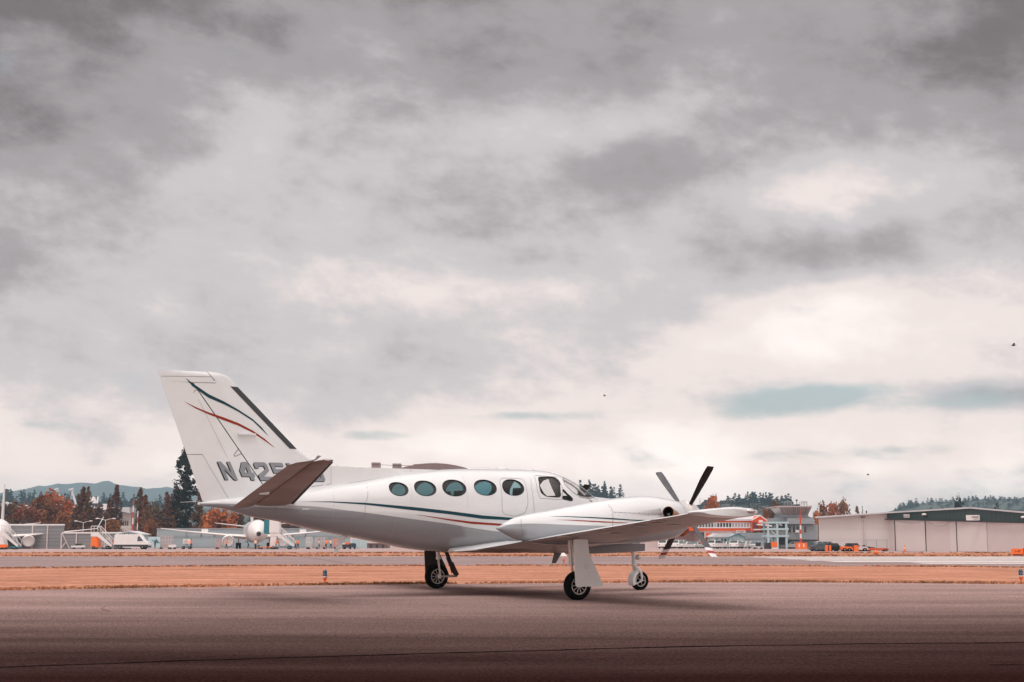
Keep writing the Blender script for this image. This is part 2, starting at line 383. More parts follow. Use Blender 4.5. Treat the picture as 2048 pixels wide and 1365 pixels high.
# ------------------------------------------------------------------ the twin-engine aeroplane
# local frame: x forward from the axle line of the main wheels, y to its left wing, z up
TH = R(29.6); M0 = Vector((-.215, 27.45, (27.45 - 22.3) * .011))
fw = Vector((math.cos(TH), math.sin(TH), .011 * math.sin(TH))).normalized()
lf = Vector((-math.sin(TH), math.cos(TH), .011 * math.cos(TH))); upv = fw.cross(lf).normalized(); lf = upv.cross(fw)
plane = empty('propeller_aeroplane', label='white twin-engine propeller aeroplane with oval cabin windows parked on the taxiway', cat='aeroplane')
plane.matrix_world = Matrix.Translation(M0) @ Matrix((fw, lf, upv)).transposed().to_4x4()
FS = [(-5.9,1.68,1.62,.03),(-5.5,1.74,1.575,.10),(-5,1.80,1.44,.20),(-4.5,1.86,1.36,.28),(-4,1.925,1.25,.36),(-3.5,2.0,1.15,.44),(-3,2.07,1.06,.52),(-2.5,2.16,.965,.60),(-2,2.245,.87,.655),(-1.5,2.31,.815,.69),(-1,2.345,.79,.71),(-.5,2.36,.775,.71),(0,2.365,.77,.71),(.6,2.365,.77,.705),(1,2.335,.775,.70),(1.31,2.24,.785,.69),(1.65,2.09,.80,.67),(1.95,1.87,.82,.645),(2.22,1.845,.845,.61),(2.6,1.81,.90,.56),(3.2,1.73,1.0,.44),(3.7,1.63,1.14,.31),(4.1,1.52,1.30,.17),(4.29,1.42,1.40,.02)]
def interp(T, x, lin=(1.25, 2.2)):
    if x <= T[0][0]: return T[0][1:]
    for i in range(len(T) - 1):
        a, b = T[i], T[i+1]
        if x <= b[0]:
            t = (x - a[0]) / (b[0] - a[0])
            if lin and lin[0] < x < lin[1]: return tuple(p + (q - p) * t for p, q in zip(a[1:], b[1:]))
            p0 = T[max(i-1, 0)]; p3 = T[min(i+2, len(T)-1)]; r = []
            for k in range(1, len(a)):
                m0 = (b[k] - p0[k]) / (b[0] - p0[0]); m1 = (p3[k] - a[k]) / (p3[0] - a[0]); h = b[0] - a[0]
                r.append((2*t**3-3*t*t+1)*a[k] + (t**3-2*t*t+t)*h*m0 + (-2*t**3+3*t*t)*b[k] + (t**3-t*t)*h*m1)
            return tuple(r)
    return T[-1][1:]
NX = 2.35
def fus_ring(x, n=56, inset=0, zc_f=.48):
    zt, zb, hw = interp(FS, x); zt -= inset; zb += inset; hw -= inset; zc = zb + (zt - zb) * zc_f; r = []
    for k in range(n):
        a = 2 * math.pi * k / n; c_, s_ = math.cos(a), math.sin(a)
        y = hw * math.copysign(abs(c_) ** (2/NX), c_); h = (zt - zc) if s_ > 0 else (zc - zb)
        r.append((x, y, zc + h * math.copysign(abs(s_) ** (2/NX), s_)))
    return r
def ysurf(x, z):
    zt, zb, hw = interp(FS, x); zc = zb + (zt - zb) * .48; h = (zt - zc) if z > zc else (zc - zb)
    r = min(1, abs(z - zc) / h); return hw * (1 - r ** NX) ** (1/NX)
NS = [(-1.29,1.245,1.225,.012),(-1.1,1.345,1.13,.10),(-.9,1.43,1.04,.18),(-.2,1.56,.95,.30),(.54,1.69,.94,.37),(1,1.76,.95,.40),(1.57,1.82,.965,.41),(1.9,1.83,.985,.40),(2.3,1.79,1.02,.375),(2.55,1.74,1.09,.33),(2.72,1.67,1.2,.26)]
NC = 2.15
def nac_ring(x, sgn, n=40):
    zt, zb, hw = interp(NS, x, None); zc = (zt + zb) / 2; r = []
    for k in range(n):
        a = 2 * math.pi * k / n; c_, s_ = math.cos(a), math.sin(a)
        r.append((x, sgn * NC + hw * math.copysign(abs(c_) ** (2/2.2), c_), zc + (zt - zc) * math.copysign(abs(s_) ** (2/2.2), s_)))
    return r
def nsurf(x, z):
    zt, zb, hw = interp(NS, x, None); zc = (zt + zb) / 2; r = min(1, abs(z - zc) / ((zt - zb) / 2)); return NC + hw * (1 - r ** 2.2) ** (1/2.2)

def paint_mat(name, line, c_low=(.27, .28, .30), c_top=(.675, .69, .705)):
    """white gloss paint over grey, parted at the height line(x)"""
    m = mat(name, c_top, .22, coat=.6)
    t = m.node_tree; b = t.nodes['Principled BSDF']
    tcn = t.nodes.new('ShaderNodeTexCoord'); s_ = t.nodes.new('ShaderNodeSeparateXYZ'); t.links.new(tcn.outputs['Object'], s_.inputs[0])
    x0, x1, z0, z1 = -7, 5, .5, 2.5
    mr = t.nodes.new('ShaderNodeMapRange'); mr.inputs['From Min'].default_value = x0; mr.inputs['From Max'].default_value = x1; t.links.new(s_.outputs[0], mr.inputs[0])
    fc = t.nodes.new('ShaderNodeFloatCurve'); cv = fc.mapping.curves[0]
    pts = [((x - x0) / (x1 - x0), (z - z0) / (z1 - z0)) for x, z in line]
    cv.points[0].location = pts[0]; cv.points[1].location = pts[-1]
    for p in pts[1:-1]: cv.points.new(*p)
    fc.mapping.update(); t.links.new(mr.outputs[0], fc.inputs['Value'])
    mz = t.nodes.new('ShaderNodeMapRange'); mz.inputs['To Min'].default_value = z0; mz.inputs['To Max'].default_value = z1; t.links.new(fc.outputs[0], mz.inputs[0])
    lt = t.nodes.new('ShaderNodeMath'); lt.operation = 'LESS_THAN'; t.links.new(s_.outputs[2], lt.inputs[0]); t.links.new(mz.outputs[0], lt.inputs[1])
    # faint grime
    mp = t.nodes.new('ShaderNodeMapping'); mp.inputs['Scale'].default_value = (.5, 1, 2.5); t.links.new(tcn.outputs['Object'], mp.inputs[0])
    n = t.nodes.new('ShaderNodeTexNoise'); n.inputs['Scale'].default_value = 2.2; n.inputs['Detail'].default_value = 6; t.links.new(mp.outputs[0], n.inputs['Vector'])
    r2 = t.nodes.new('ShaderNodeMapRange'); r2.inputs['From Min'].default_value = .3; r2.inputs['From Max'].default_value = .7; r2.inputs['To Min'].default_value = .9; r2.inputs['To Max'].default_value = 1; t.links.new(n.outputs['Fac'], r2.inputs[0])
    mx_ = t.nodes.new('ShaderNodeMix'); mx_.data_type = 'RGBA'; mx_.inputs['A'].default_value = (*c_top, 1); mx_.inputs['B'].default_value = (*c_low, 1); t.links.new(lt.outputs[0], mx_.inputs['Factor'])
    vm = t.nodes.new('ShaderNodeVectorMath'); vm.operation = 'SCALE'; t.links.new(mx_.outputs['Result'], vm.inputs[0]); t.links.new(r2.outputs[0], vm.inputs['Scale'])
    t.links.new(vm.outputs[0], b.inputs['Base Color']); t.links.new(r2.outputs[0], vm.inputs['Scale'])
    return m
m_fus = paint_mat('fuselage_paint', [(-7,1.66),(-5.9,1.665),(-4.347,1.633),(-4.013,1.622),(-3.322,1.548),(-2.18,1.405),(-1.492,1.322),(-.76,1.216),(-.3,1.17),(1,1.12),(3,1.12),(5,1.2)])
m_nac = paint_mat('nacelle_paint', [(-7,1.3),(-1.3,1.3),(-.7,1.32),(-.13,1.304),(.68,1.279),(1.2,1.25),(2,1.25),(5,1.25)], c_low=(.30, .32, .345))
m_wht = mat('aircraft_white', (.675, .69, .705), .25, coat=.5, var=.06, vscale=2)
m_gry = mat('aircraft_grey', (.17, .16, .17), .5, coat=0, spec=.3, var=.08, vscale=2)
m_blk = mat('black_rubber', (.006, .005, .006), .6, spec=.2, var=.2, vscale=8)
m_boot = mat('deice_boot', (.035, .036, .042), .4, var=.2, vscale=3)
m_tyre = mat('tyre_rubber', (.004, .003, .0035), .8, spec=.06, var=.3, vscale=20)
m_teal = mat('teal_paint', (.002, .045, .065), .45, spec=.25)
m_red = mat('red_paint', (.28, .026, .008), .45, spec=.25)
m_seam = mat('seam_line', (.16, .13, .13), .6)
m_dseam = mat('gap_shade_and_seal', (.03, .025, .025), .7)
m_prim_shade = mat('gear_primer_and_shade', (.05, .035, .035), .6, spec=.2)
m_reg = mat('registration_grey', (.24, .255, .28), .5, spec=.3)
m_chr = mat('polished_metal', (.75, .72, .70), .12, metal=1)
m_stl = mat('gear_metal', (.62, .58, .57), .4, metal=.6, var=.2, vscale=12)
m_cop = mat('exhaust_metal', (.42, .17, .09), .28, metal=.9, var=.3, vscale=9)
m_int = mat('cabin_lining', (.030, .028, .030), .8)
m_skin = [mat('wing_skin', (.70, .715, .73), .3, coat=.3, var=.05, vscale=1.2), mat('wing_underside_shade', (.30, .205, .18), .34, coat=.15, var=.22, vscale=1.4, stretch=(.7, 2.2, 1))]
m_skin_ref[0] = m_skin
m_gls = glass_mat('cabin_glass', (.30, .52, .56)); m_ckg = glass_mat('cockpit_glass', (.95, .94, .93))

# fuselage shell with its window openings cut through and a cabin inside
xs = sorted(set([round(-5.9 + i * .1, 3) for i in range(102)] + [1.31, 1.95, 2.22, 4.26, 4.29]))
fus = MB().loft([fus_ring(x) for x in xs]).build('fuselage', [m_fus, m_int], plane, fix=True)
def boolean(o, cut, op='DIFFERENCE'):
    md = o.modifiers.new('b', 'BOOLEAN'); md.object = cut; md.operation = op; md.solver = 'EXACT'
    try: md.material_mode = 'TRANSFER'
    except Exception: pass
    dg = bpy.context.evaluated_depsgraph_get(); me = bpy.data.meshes.new_from_object(o.evaluated_get(dg))
    o.modifiers.clear(); o.data = me
    bpy.data.objects.remove(cut, do_unlink=True)
cav = MB().loft([[(x, y * .97, max(z, 1.60 if x < 1.25 else 1.60 + min(.17, (x - 1.25) * .3))) for x, y, z in fus_ring(x, 40, .075 if x < 1.3 else .04)] for x in [-2.75 + i * .1 for i in range(46)]])
# keep the lowered floor ring free of doubled points
cavo = cav.build('cavity', m_int, plane)
bmx = bmesh.new(); bmx.from_mesh(cavo.data); bmesh.ops.remove_doubles(bmx, verts=bmx.verts, dist=1e-4); bmesh.ops.dissolve_degenerate(bmx, edges=bmx.edges, dist=1e-4); bmesh.ops.recalc_face_normals(bmx, faces=bmx.faces); bmx.to_mesh(cavo.data); bmx.free()
bpy.context.view_layer.update()
boolean(fus, cavo)
WIN = [(-2.396,1.942,.33,.232),(-1.893,1.96,.397,.264),(-1.321,1.973,.452,.288),(-.679,1.988,.452,.278),(-.083,1.998,.447,.29)]
def oval(cx_, cz, w_, h_, n=36, k=1.0):
    sh = -.25  # cabin windows follow the inward curve of the shell
    return [(cx_ + k * w_/2 * math.copysign(abs(math.cos(2*math.pi*i/n))**.92, math.cos(2*math.pi*i/n)), cz + k * h_/2 * math.copysign(abs(math.sin(2*math.pi*i/n))**.92, math.sin(2*math.pi*i/n))) for i in range(n)]
def rounded(poly, r=.035, seg=4):
    out = []; n = len(poly)
    for i in range(n):
        p0, p, p1 = Vector(poly[i-1]), Vector(poly[i]), Vector(poly[(i+1) % n])
        a = p + (p0 - p).normalized() * min(r, (p0 - p).length * .45); b = p + (p1 - p).normalized() * min(r, (p1 - p).length * .45)
        for k in range(seg + 1):
            t = k / seg; out.append(tuple(a.lerp(p, t).lerp(p.lerp(b, t), t)))
    return out
ck = rounded([(.50, 2.0), (.545, 2.205), (.93, 2.218), (1.0, 2.13), (.93, 1.825), (.62, 1.84), (.51, 1.90)], .06)
tri = rounded([(1.025, 1.985), (1.215, 1.80), (1.18, 1.755), (.975, 1.788)], .03)
HOLES = [('cabin_window', oval(*q), m_gls) for q in WIN] + [('cockpit_side_window', ck, m_ckg), ('quarter_window', tri, m_ckg)]
c_ = MB()
for _, poly, _m in HOLES: c_.prism(poly, -1.2, 1.2)
cut = c_.build('cut', m_int, plane); bpy.context.view_layer.update(); boolean(fus, cut)
fus.data.polygons.foreach_set('use_smooth', [True] * len(fus.data.polygons)); fus.data.set_sharp_from_angle(angle=R(38))
def drape(name, polys, surf, m, parent, off=.003, sides=(-1,), cuts=2, label=None):
    """thin sheet of (x, z) polygons laid over the surface y = surf(x, z); a tuple of polygon lists or two sides give one mesh each"""
    if isinstance(polys, tuple) or len(sides) > 1:
        for pl in (polys if isinstance(polys, tuple) else (polys,)):
            for sg in sides: o = drape(name, pl, surf, m, parent, off, (sg,), cuts, label)
        return o
    bm = bmesh.new()
    for sg in sides:
        for poly in polys:
            try: bm.faces.new([bm.verts.new((p[0], sg, p[1])) for p in poly])
            except Exception: pass
    bmesh.ops.triangulate(bm, faces=bm.faces[:])
    for _ in range(cuts):
        ed = [e for e in bm.edges if e.calc_length() > .09]
        if ed: bmesh.ops.subdivide_edges(bm, edges=ed, cuts=1)
        bmesh.ops.triangulate(bm, faces=bm.faces[:])
    for v in bm.verts:
        sg = -1 if v.co.y < 0 else 1; v.co.y = sg * (surf(v.co.x, v.co.z) + off)
    bmesh.ops.recalc_face_normals(bm, faces=bm.faces)
    me = bpy.data.meshes.new(name); bm.to_mesh(me); bm.free(); me.materials.append(m)
    me.polygons.foreach_set('use_smooth', [True] * len(me.polygons))
    o = bpy.data.objects.new(name, me); col.objects.link(o); o.parent = parent
    if label: o['label'] = label
    return o
def strip(hi, lo): return [[hi[i], hi[i+1], lo[i+1], lo[i]] for i in range(len(hi) - 1)]
def seam(pts, wd=.007, closed=False):
    out = []; P_ = [Vector(p) for p in pts]
    if closed: P_.append(P_[0])
    for a, b in zip(P_, P_[1:]):
        d = (b - a)
        if d.length < 1e-6: continue
        k = max(1, int(d.length / .08)); nrm = Vector((-d.y, d.x)).normalized() * wd / 2
        for i in range(k):
            p, q = a + d * i / k, a + d * (i+1) / k; out.append([tuple(p + nrm), tuple(q + nrm), tuple(q - nrm), tuple(p - nrm)])
    return out
WSL = [(1.12, 2.08), (1.26, 1.935), (1.42, 1.85), (1.60, 1.825), (1.905, 1.862)]       # lower edge of the windshield
co = MB().prism([(1.33, 2.6), (1.28, 2.29), (1.13, 2.17), (1.12, 2.08), (1.26, 1.935), (1.42, 1.85), (1.60, 1.825), (1.905, 1.862), (1.96, 2.6)], -1.2, 1.2).build('cut', m_int, plane); bpy.context.view_layer.update(); boolean(fus, co)
fus.data.polygons.foreach_set('use_smooth', [True] * len(fus.data.polygons)); fus.data.set_sharp_from_angle(angle=R(38))
for nm, poly, gm_ in HOLES:
    for sg in (-1, 1):
        drape(nm, [poly], ysurf, gm_, fus, -.012, (sg,), 3)
    big = [tuple(Vector(p) + (Vector(p) - Vector((sum(q[0] for q in poly)/len(poly), sum(q[1] for q in poly)/len(poly)))).normalized() * .012) for p in poly]
    n = len(poly); drape('window_seal', [[big[i], big[(i+1) % n], poly[(i+1) % n], poly[i]] for i in range(n)], ysurf, m_dseam if nm != 'cabin_window' else m_blk, fus, .002, (-1, 1), 0)
# windshield: two curved panes at the front of the cabin
def wpane(sg):
    rings = []
    for i in range(11):
        x = 1.122 + (1.925 - 1.122) * i / 10; zt, zb, hw = interp(FS, x); zc = zb + (zt - zb) * .48
        zl = lin0(WSL, x); q = min(1, max(0, (zl - zc) / (zt - zc))); a0 = math.asin(q ** (NX/2)) - .03; a1 = math.pi/2 - .035; r = []
        if x < 1.29: a1 = math.asin(min(1, max(0, (2.165 + (x - 1.12) * .80 - zc) / (zt - zc))) ** (NX/2))
        for k in range(13):
            a = a0 + (a1 - a0) * k / 12; r.append((x + .002, sg * (hw + .001) * max(0, math.cos(a)) ** (2/NX), zc + (zt - zc + .001) * math.sin(a) ** (2/NX)))
        rings.append(r)
    return MB().loft(rings, False, False, closed=False).build('windshield', m_ckg, fus, smooth=60)
def lin0(T, z):
    for (a, b), (c_, d) in zip(T, T[1:]):
        if z <= c_: return b + (d - b) * max(0, (z - a)) / (c_ - a)
    return T[-1][1]
for sg in (-1, 1): wpane(sg)
g = MB(); g.tube([(x, 0, interp(FS, x)[0] - .012) for x in (1.24, 1.4, 1.6, 1.8, 1.95)], .022, 8); g.build('windshield_post', m_wht, fus, smooth=60)
drape('windshield_frame', seam([(1.25, 2.265), (1.115, 2.165), (1.105, 2.075), (1.25, 1.92), (1.41, 1.835), (1.60, 1.81), (1.90, 1.845)], .014), ysurf, m_seam, fus)
# cabin furniture seen through the glass
for x, zt in ((.22, 2.0), (-1.05, 1.93)):
    for y in (-.33, .33): g = MB(); g.prism(rounded([(x - .06, 1.61), (x + .08, 1.61), (x + .05, zt), (x - .05, zt)], .03), y - .17, y + .17); g.build('cabin_seat', mat('seat_leather', (.06, .05, .05), .7), fus)
MB().prism([(.98, 1.61), (1.62, 1.70), (1.60, 1.80), (1.25, 1.86), (.98, 1.86)], -.5, .5).build('instrument_panel', m_int, fus)
teal_hi = [(-4.25,1.703),(-4.074,1.704),(-3.676,1.71),(-3.047,1.689),(-2.184,1.621),(-1.502,1.555),(-.784,1.473),(.016,1.422),(.9,1.385),(1.9,1.37),(3,1.38)]
teal_lo = [(-4.25,1.702),(-4.074,1.701),(-3.677,1.696),(-3.048,1.656),(-2.185,1.562),(-1.502,1.496),(-.781,1.409),(.019,1.379),(.9,1.355),(1.9,1.35),(3,1.37)]
drape('teal_stripe', strip(teal_hi, teal_lo), ysurf, m_teal, fus, .003, (-1, 1), 3)
drape('red_stripe', strip([(-2.095,1.484),(-1.499,1.411),(-1.023,1.361),(-.329,1.319),(.5,1.29)], [(-2.095,1.481),(-1.497,1.386),(-1.019,1.319),(-.324,1.28),(.5,1.26)]), ysurf, m_red, fus, .003, (-1, 1), 3)
drape('cabin_door_seam', seam(rounded([(.128,1.521),(.195,1.7),(.20,2.14),(.13,2.175),(-.28,2.175),(-.345,2.10),(-.37,1.6),(-.34,1.5),(-.1,1.46)], .05), .006, True), ysurf, m_seam, fus)
drape('panel_seam', (seam([(-2.90,2.09),(-2.95,1.97),(-2.99,1.80),(-3.03,1.71)], .006), seam([(-3.05,1.65),(-3.05,1.45),(-3.09,1.40),(-3.9,1.43),(-4.12,1.47)], .005), seam([(-4.62,1.62),(-4.64,1.5),(-4.6,1.42)], .006), seam([(.36,2.17),(.31,2.0),(.33,1.5)], .005), seam([(.47,2.22),(.43,1.95),(.47,1.80),(.95,1.78),(1.02,2.0),(.99,2.22),(.5,2.24)], .007)), ysurf, m_seam, fus)
drape('skin_joint', (seam([(-2.15,2.20),(-2.17,1.95),(-2.19,1.72)], .0035), seam([(-1.07,2.31),(-1.08,2.1),(-1.09,1.60)], .0035), seam([(-3.55,1.96),(-3.6,1.80),(-3.62,1.35)], .0035), seam([(-1.62,1.30),(-1.62,1.0)], .0035), seam([(-2.5,1.36),(-2.5,1.06)], .0035)), ysurf, mat('joint_grey', (.38, .36, .36), .6), fus)
drape('data_plate', [[(-4.17,1.565),(-4.05,1.565),(-4.05,1.58),(-4.17,1.58)]], ysurf, m_wht, fus, .004)
g = MB(); g.bar((-3.199, 0, 2.03), (-3.399, 0, 2.385), .008, .004, 6); g.prism([(-3.24,2.03),(-3.12,2.04),(-3.20,2.10),(-3.235,2.12)], -.015, .015); g.build('whip_antenna', m_wht, fus)
MB().prism([(-3.29,1.10),(-3.17,1.10),(-3.365,.803),(-3.425,.803)], -.012, .012).build('blade_antenna', m_wht, fus)
MB().prism([(1.22,.84),(1.41,.84),(1.225,.561),(1.14,.562)], -.012, .012).build('blade_antenna', m_gry, fus)
MB().sphere((.02, 0, 2.365), .13, 16, 8, .34).build('roof_beacon', m_wht, fus, 60); MB().sphere((.62, 0, 2.36), .12, 16, 8, .2).build('roof_antenna', m_wht, fus, 60)
g = MB(); g.sphere((-5.92, 0, 1.655), .028, 10, 6); g.build('tail_light', m_wht, fus, 60); MB().bar((-5.9, -.02, 1.70), (-6.25, -.02, 1.675), .004, .003, 6).build('static_wick', m_chr, fus)

def soot_mat():
    m = mat('exhaust_soot', (.30, .27, .26), .6); t = m.node_tree; b = t.nodes['Principled BSDF']; tcn = t.nodes.new('ShaderNodeTexCoord'); mp = t.nodes.new('ShaderNodeMapping'); mp.inputs['Scale'].default_value = (1.5, 1, 14)
    n = t.nodes.new('ShaderNodeTexNoise'); n.inputs['Scale'].default_value = 3; t.links.new(tcn.outputs['Object'], mp.inputs[0]); t.links.new(mp.outputs[0], n.inputs['Vector'])
    s_ = t.nodes.new('ShaderNodeSeparateXYZ'); t.links.new(tcn.outputs['Object'], s_.inputs[0]); r_ = t.nodes.new('ShaderNodeMapRange'); r_.inputs['From Min'].default_value = 1.25; r_.inputs['From Max'].default_value = 2.0; r_.inputs['To Max'].default_value = .8; t.links.new(s_.outputs[0], r_.inputs[0])
    mu = t.nodes.new('ShaderNodeMath'); mu.operation = 'MULTIPLY'; t.links.new(r_.outputs[0], mu.inputs[0]); t.links.new(n.outputs['Fac'], mu.inputs[1]); t.links.new(mu.outputs[0], b.inputs['Alpha']); return m
soot_m = soot_mat()
# wings
def foil(xl, xt, y, z, th, n=18, camber=.015):
    c = xl - xt; r = []
    for i in range(2 * n):
        t = i / n if i < n else 2 - i / n; u = (1 - math.cos(math.pi * t)) / 2
        y_t = 5 * th * (.2969 * u ** .5 - .126 * u - .3516 * u * u + .2843 * u ** 3 - .1036 * u ** 4) + .0015
        s_ = -1 if i < n else 1
        r.append((xl - u * c, y, z + s_ * y_t * (.30 if s_ < 0 else .95) + camber * c * math.sin(math.pi * u)))
    return r
def wz(a): return .842 + (a - .7) * .105
def wle(a): return 1.16 - (a - .7) * .052 if a > 2.6 else 1.16 + max(0, (1.4 - a)) * .25
def wte(a): return -.95 + (a - .7) * .095
for sg in (-1, 1):
    rings = []
    for a in (.25, .7, 1.4, 2.15, 2.73, 4, 5.2, 6.3, 6.52, 6.63, 6.70, 6.73):
        k = max(0, (a - 6.3) / .43); xl = wle(a) - .16 * k ** 3 - .03 * k; xt = wte(a) + .05 * k ** 3
        th = (.33 - (a - .7) * .026) * (1 - .10 * k ** 2) if a > .7 else .34
        if a == 6.73: th *= .45; xl -= .12; xt += .15
        elif a == 6.70: th *= .8; xl -= .05; xt += .05
        rings.append(foil(xl, xt, sg * a, wz(a) + .012 * k, th, 18, .012))
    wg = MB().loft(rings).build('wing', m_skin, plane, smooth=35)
    if sg < 0: wg['label'] = 'near wing with pale upper skin and darker underside with painted-in ground tint'
    # white tip cap, flat outer face with its recessed light
    cap = []
    for a, k in ((6.50, 0), (6.64, .25), (6.715, .6), (6.742, 1)):
        xl = wle(a) - .02 - .16 * k ** 2; xt = wte(a) + .0 + .10 * k ** 2
        th = .185 * (1 - .25 * k ** 2); r = []
        for i in range(32):
            t = 2 * math.pi * i / 32; c0 = math.cos(t); s0 = math.sin(t); u = (1 - c0) / 2
            zz = wz(a) + .022 - .02 * k + math.copysign(abs(s0) ** .75, s0) * th / 2 * (1.0 - .45 * u)
            r.append((xl - u * (xl - xt), sg * a, zz))
        cap.append(r)
    tipc = MB().loft(cap).build('wing_tip', m_wht, wg, smooth=50)
    g = MB(); g.sphere((.62, sg * 6.745, wz(6.7) + .03), .05, 12, 8, .75, 1.7, .4); g.build('tip_light', m_chr, wg, 60)
    # root fillet
    rings = []
    for x in [-1.30, -1.1, -.9, -.6, -.2, .3, .9, 1.3]:
        k = min(1, max(0, (x + 1.3) / 1.0)); zt = .845 + .15 * k; zb = .815 - .03 * k; wd = .05 + .30 * k; y0 = .52 + .04 * k
        rings.append([(x, sg * .40, zt + .03), (x, sg * (y0 + wd * .3), zt), (x, sg * (y0 + .05 + wd), .5 * (zt + zb) + .012), (x, sg * (y0 + .05 + wd), .5 * (zt + zb) - .012), (x, sg * (y0 + wd * .2), zb), (x, sg * .3, zb - .01)])
    MB().loft(rings).build('wing_fillet', m_skin, wg, smooth=50)
    # aileron and flap gaps, underside hatches and hinge fairings
    def zlow(x, a):
        xl, xt = wle(a), wte(a); u = min(.999, max(.001, (xl - x) / (xl - xt))); th = .33 - (a - .7) * .026
        return wz(a) - 5 * th * (.2969 * u ** .5 - .126 * u - .3516 * u * u + .2843 * u ** 3 - .1036 * u ** 4) * .30 + .012 * (xl - xt) * math.sin(math.pi * u)
    def under(pts, wd, nm, m):
        g = MB()
        for (x0, a0), (x1, a1) in zip(pts, pts[1:]):
            d = Vector((x1 - x0, a1 - a0)); nr = Vector((-d.y, d.x)).normalized() * wd / 2; K = max(1, int(d.length / .15)); vs = []
            for i in range(K + 1):
                p = Vector((x0, a0)) + d * i / K
                for q in (p + nr, p - nr): vs.append((q.x, sg * q.y, zlow(q.x, q.y) - .004))
            g.add(vs, [(2*i, 2*i+1, 2*i+3, 2*i+2) for i in range(K)])
        return g.build(nm, m, wg, fix=False)
    under([(wte(4.1) + .33, 2.75), (wte(4.1) + .30, 4.1)], .012, 'flap_gap', m_dseam)
    under([(wte(5) + .33, 4.15), (wte(6) + .27, 6.3)], .012, 'aileron_gap', m_dseam)
    under([(wte(4.1), 4.12), (wte(4.1) + .33, 4.12)], .012, 'aileron_gap', m_dseam)
    under([(.55, 2.75), (.45, 6.4)], .007, 'spar_seam', m_seam); under([(.05, 2.75), (.05, 6.4)], .006, 'spar_seam', m_seam); under([(.85, 2.9), (.8, 6.4)], .006, 'spar_seam', m_seam)
    for a in (3.4, 4.7, 5.6): under([(-.1, a), (.9, a)], .006, 'rib_seam', m_seam)
    for x, a in ((.15, 3.75), (.35, 5.1), (-.15, 4.9)):
        g = MB(); g.sphere((x, sg * a, zlow(x, a) - .002), .09, 14, 6, .16, 1.5, .7); g.build('access_fairing', m_wht, wg, 60)
    for a in (3.2, 4.4, 5.6):
        g = MB(); g.sphere((wte(a) + .16, sg * a, zlow(wte(a) + .2, a) - .01), .10, 12, 6, .22, 1.5, .25); g.build('hinge_fairing', m_skin, wg, 60)
    g = MB(); g.bar((wte(5.8) + .02, sg * 5.8, wz(5.8)), (wte(5.8) - .13, sg * 5.8, wz(5.8) - .01), .004, .003, 6); g.build('static_wick', m_blk, wg)

    # engine nacelle
    xs = [-1.29, -1.25, -1.2, -1.1, -1, -.9] + [-.75 + .15 * i for i in range(23)] + [2.62, 2.68, 2.72]
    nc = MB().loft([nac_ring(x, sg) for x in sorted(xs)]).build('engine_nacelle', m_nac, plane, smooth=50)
    HI = [(-.335,1.446),(-.019,1.45),(.4,1.439),(.886,1.419),(1.243,1.396),(1.566,1.386),(1.906,1.374),(2.2,1.365)]
    LO = [(-.335,1.445),(-.023,1.439),(.397,1.422),(.884,1.395),(1.242,1.377),(1.566,1.364),(1.907,1.347),(2.2,1.345)]
    nsf = nsurf
    drape('teal_stripe', strip(HI, LO), nsf, m_teal, nc, .003, (sg,), 3)
    drape('red_stripe', strip([(-.211,1.392),(.2,1.382),(.683,1.362),(1.192,1.337)], [(-.212,1.39),(.198,1.366),(.683,1.339),(1.192,1.33)]), nsf, m_red, nc, .003, (sg,), 3)
    drape('cowl_seam', (seam([(.85,1.72),(.90,1.60),(.89,1.45),(.87,1.28)], .006), seam([(.90,1.53),(1.5,1.50),(2.05,1.49),(2.05,1.30)], .005), seam([(-.86,1.40),(-.90,1.3),(-.86,1.12)], .006), seam([(2.52,1.70),(2.57,1.5),(2.55,1.2)], .006)), nsf, m_seam, nc, .003, (sg,))
    riv = [oval(x, z, .014, .014, 8) for x in [.95 + .1 * i for i in range(11)] for z in (1.515,)] + [oval(.87, z, .014, .014, 8) for z in (1.3, 1.36, 1.42, 1.48, 1.56, 1.62)] + [oval(x, 1.475, .012, .012, 8) for x in [1.0 + .16 * i for i in range(6)]]
    drape('cowl_rivets', riv, nsf, m_seam, nc, .004, (sg,), 0)
    # exhaust stub: swept out and back with a dark mouth
    pts = [(2.42, 2.40, 1.47), (2.28, 2.50, 1.475), (2.17, 2.56, 1.49), (2.08, 2.62, 1.51), (1.99, 2.69, 1.53)]
    ring = []
    for i, (x, a, z) in enumerate(pts):
        d = Vector(pts[min(i+1, 4)]) - Vector(pts[max(i-1, 0)]); d = Vector((d.x, d.y, d.z)).normalized(); q = d.to_track_quat('Z', 'Y'); rr = (.04, .085, .098, .104, .108)[i]
        ring.append([Vector((x, a, z)) + q @ Vector((rr * math.cos(2*math.pi*k/20), rr * math.sin(2*math.pi*k/20), 0)) for k in range(20)])
    inner = [[Vector(p) + (Vector(pts[j]) - Vector(p)) * (.08 + .05*(4 - j)) for p in ring[j]] for j in (4, 3, 2)]; inner[2] = [Vector(p) + (Vector(pts[2]) - Vector(p)) * .5 for p in ring[2]]
    vs = [[(p.x, sg * p.y, p.z) for p in r] for r in ring]; vi = [[(p.x, sg * p.y, p.z) for p in r] for r in inner]
    MB().loft(vs + [vi[0]], True, False).build('exhaust_pipe', m_cop, nc, smooth=50); MB().loft([vi[0], vi[1], vi[2]], False, True).build('exhaust_mouth', m_tyre, nc, smooth=50)
    drape('exhaust_soot', [[(1.95,1.60),(1.95,1.47),(1.6,1.46),(1.25,1.50),(1.6,1.56)]], nsf, soot_m, nc, .0025, (sg,), 3)
    # chin intake
    g = MB(); g.lathe([(.10, -.01), (.135, -.015), (.155, .015), (.15, .06), (.13, .10)], (2.66, sg * NC, 1.235), 'x', 24); g.build('intake_lip', m_cop, nc, 60)
    # propeller
    hubx, hz = 2.78, 1.515
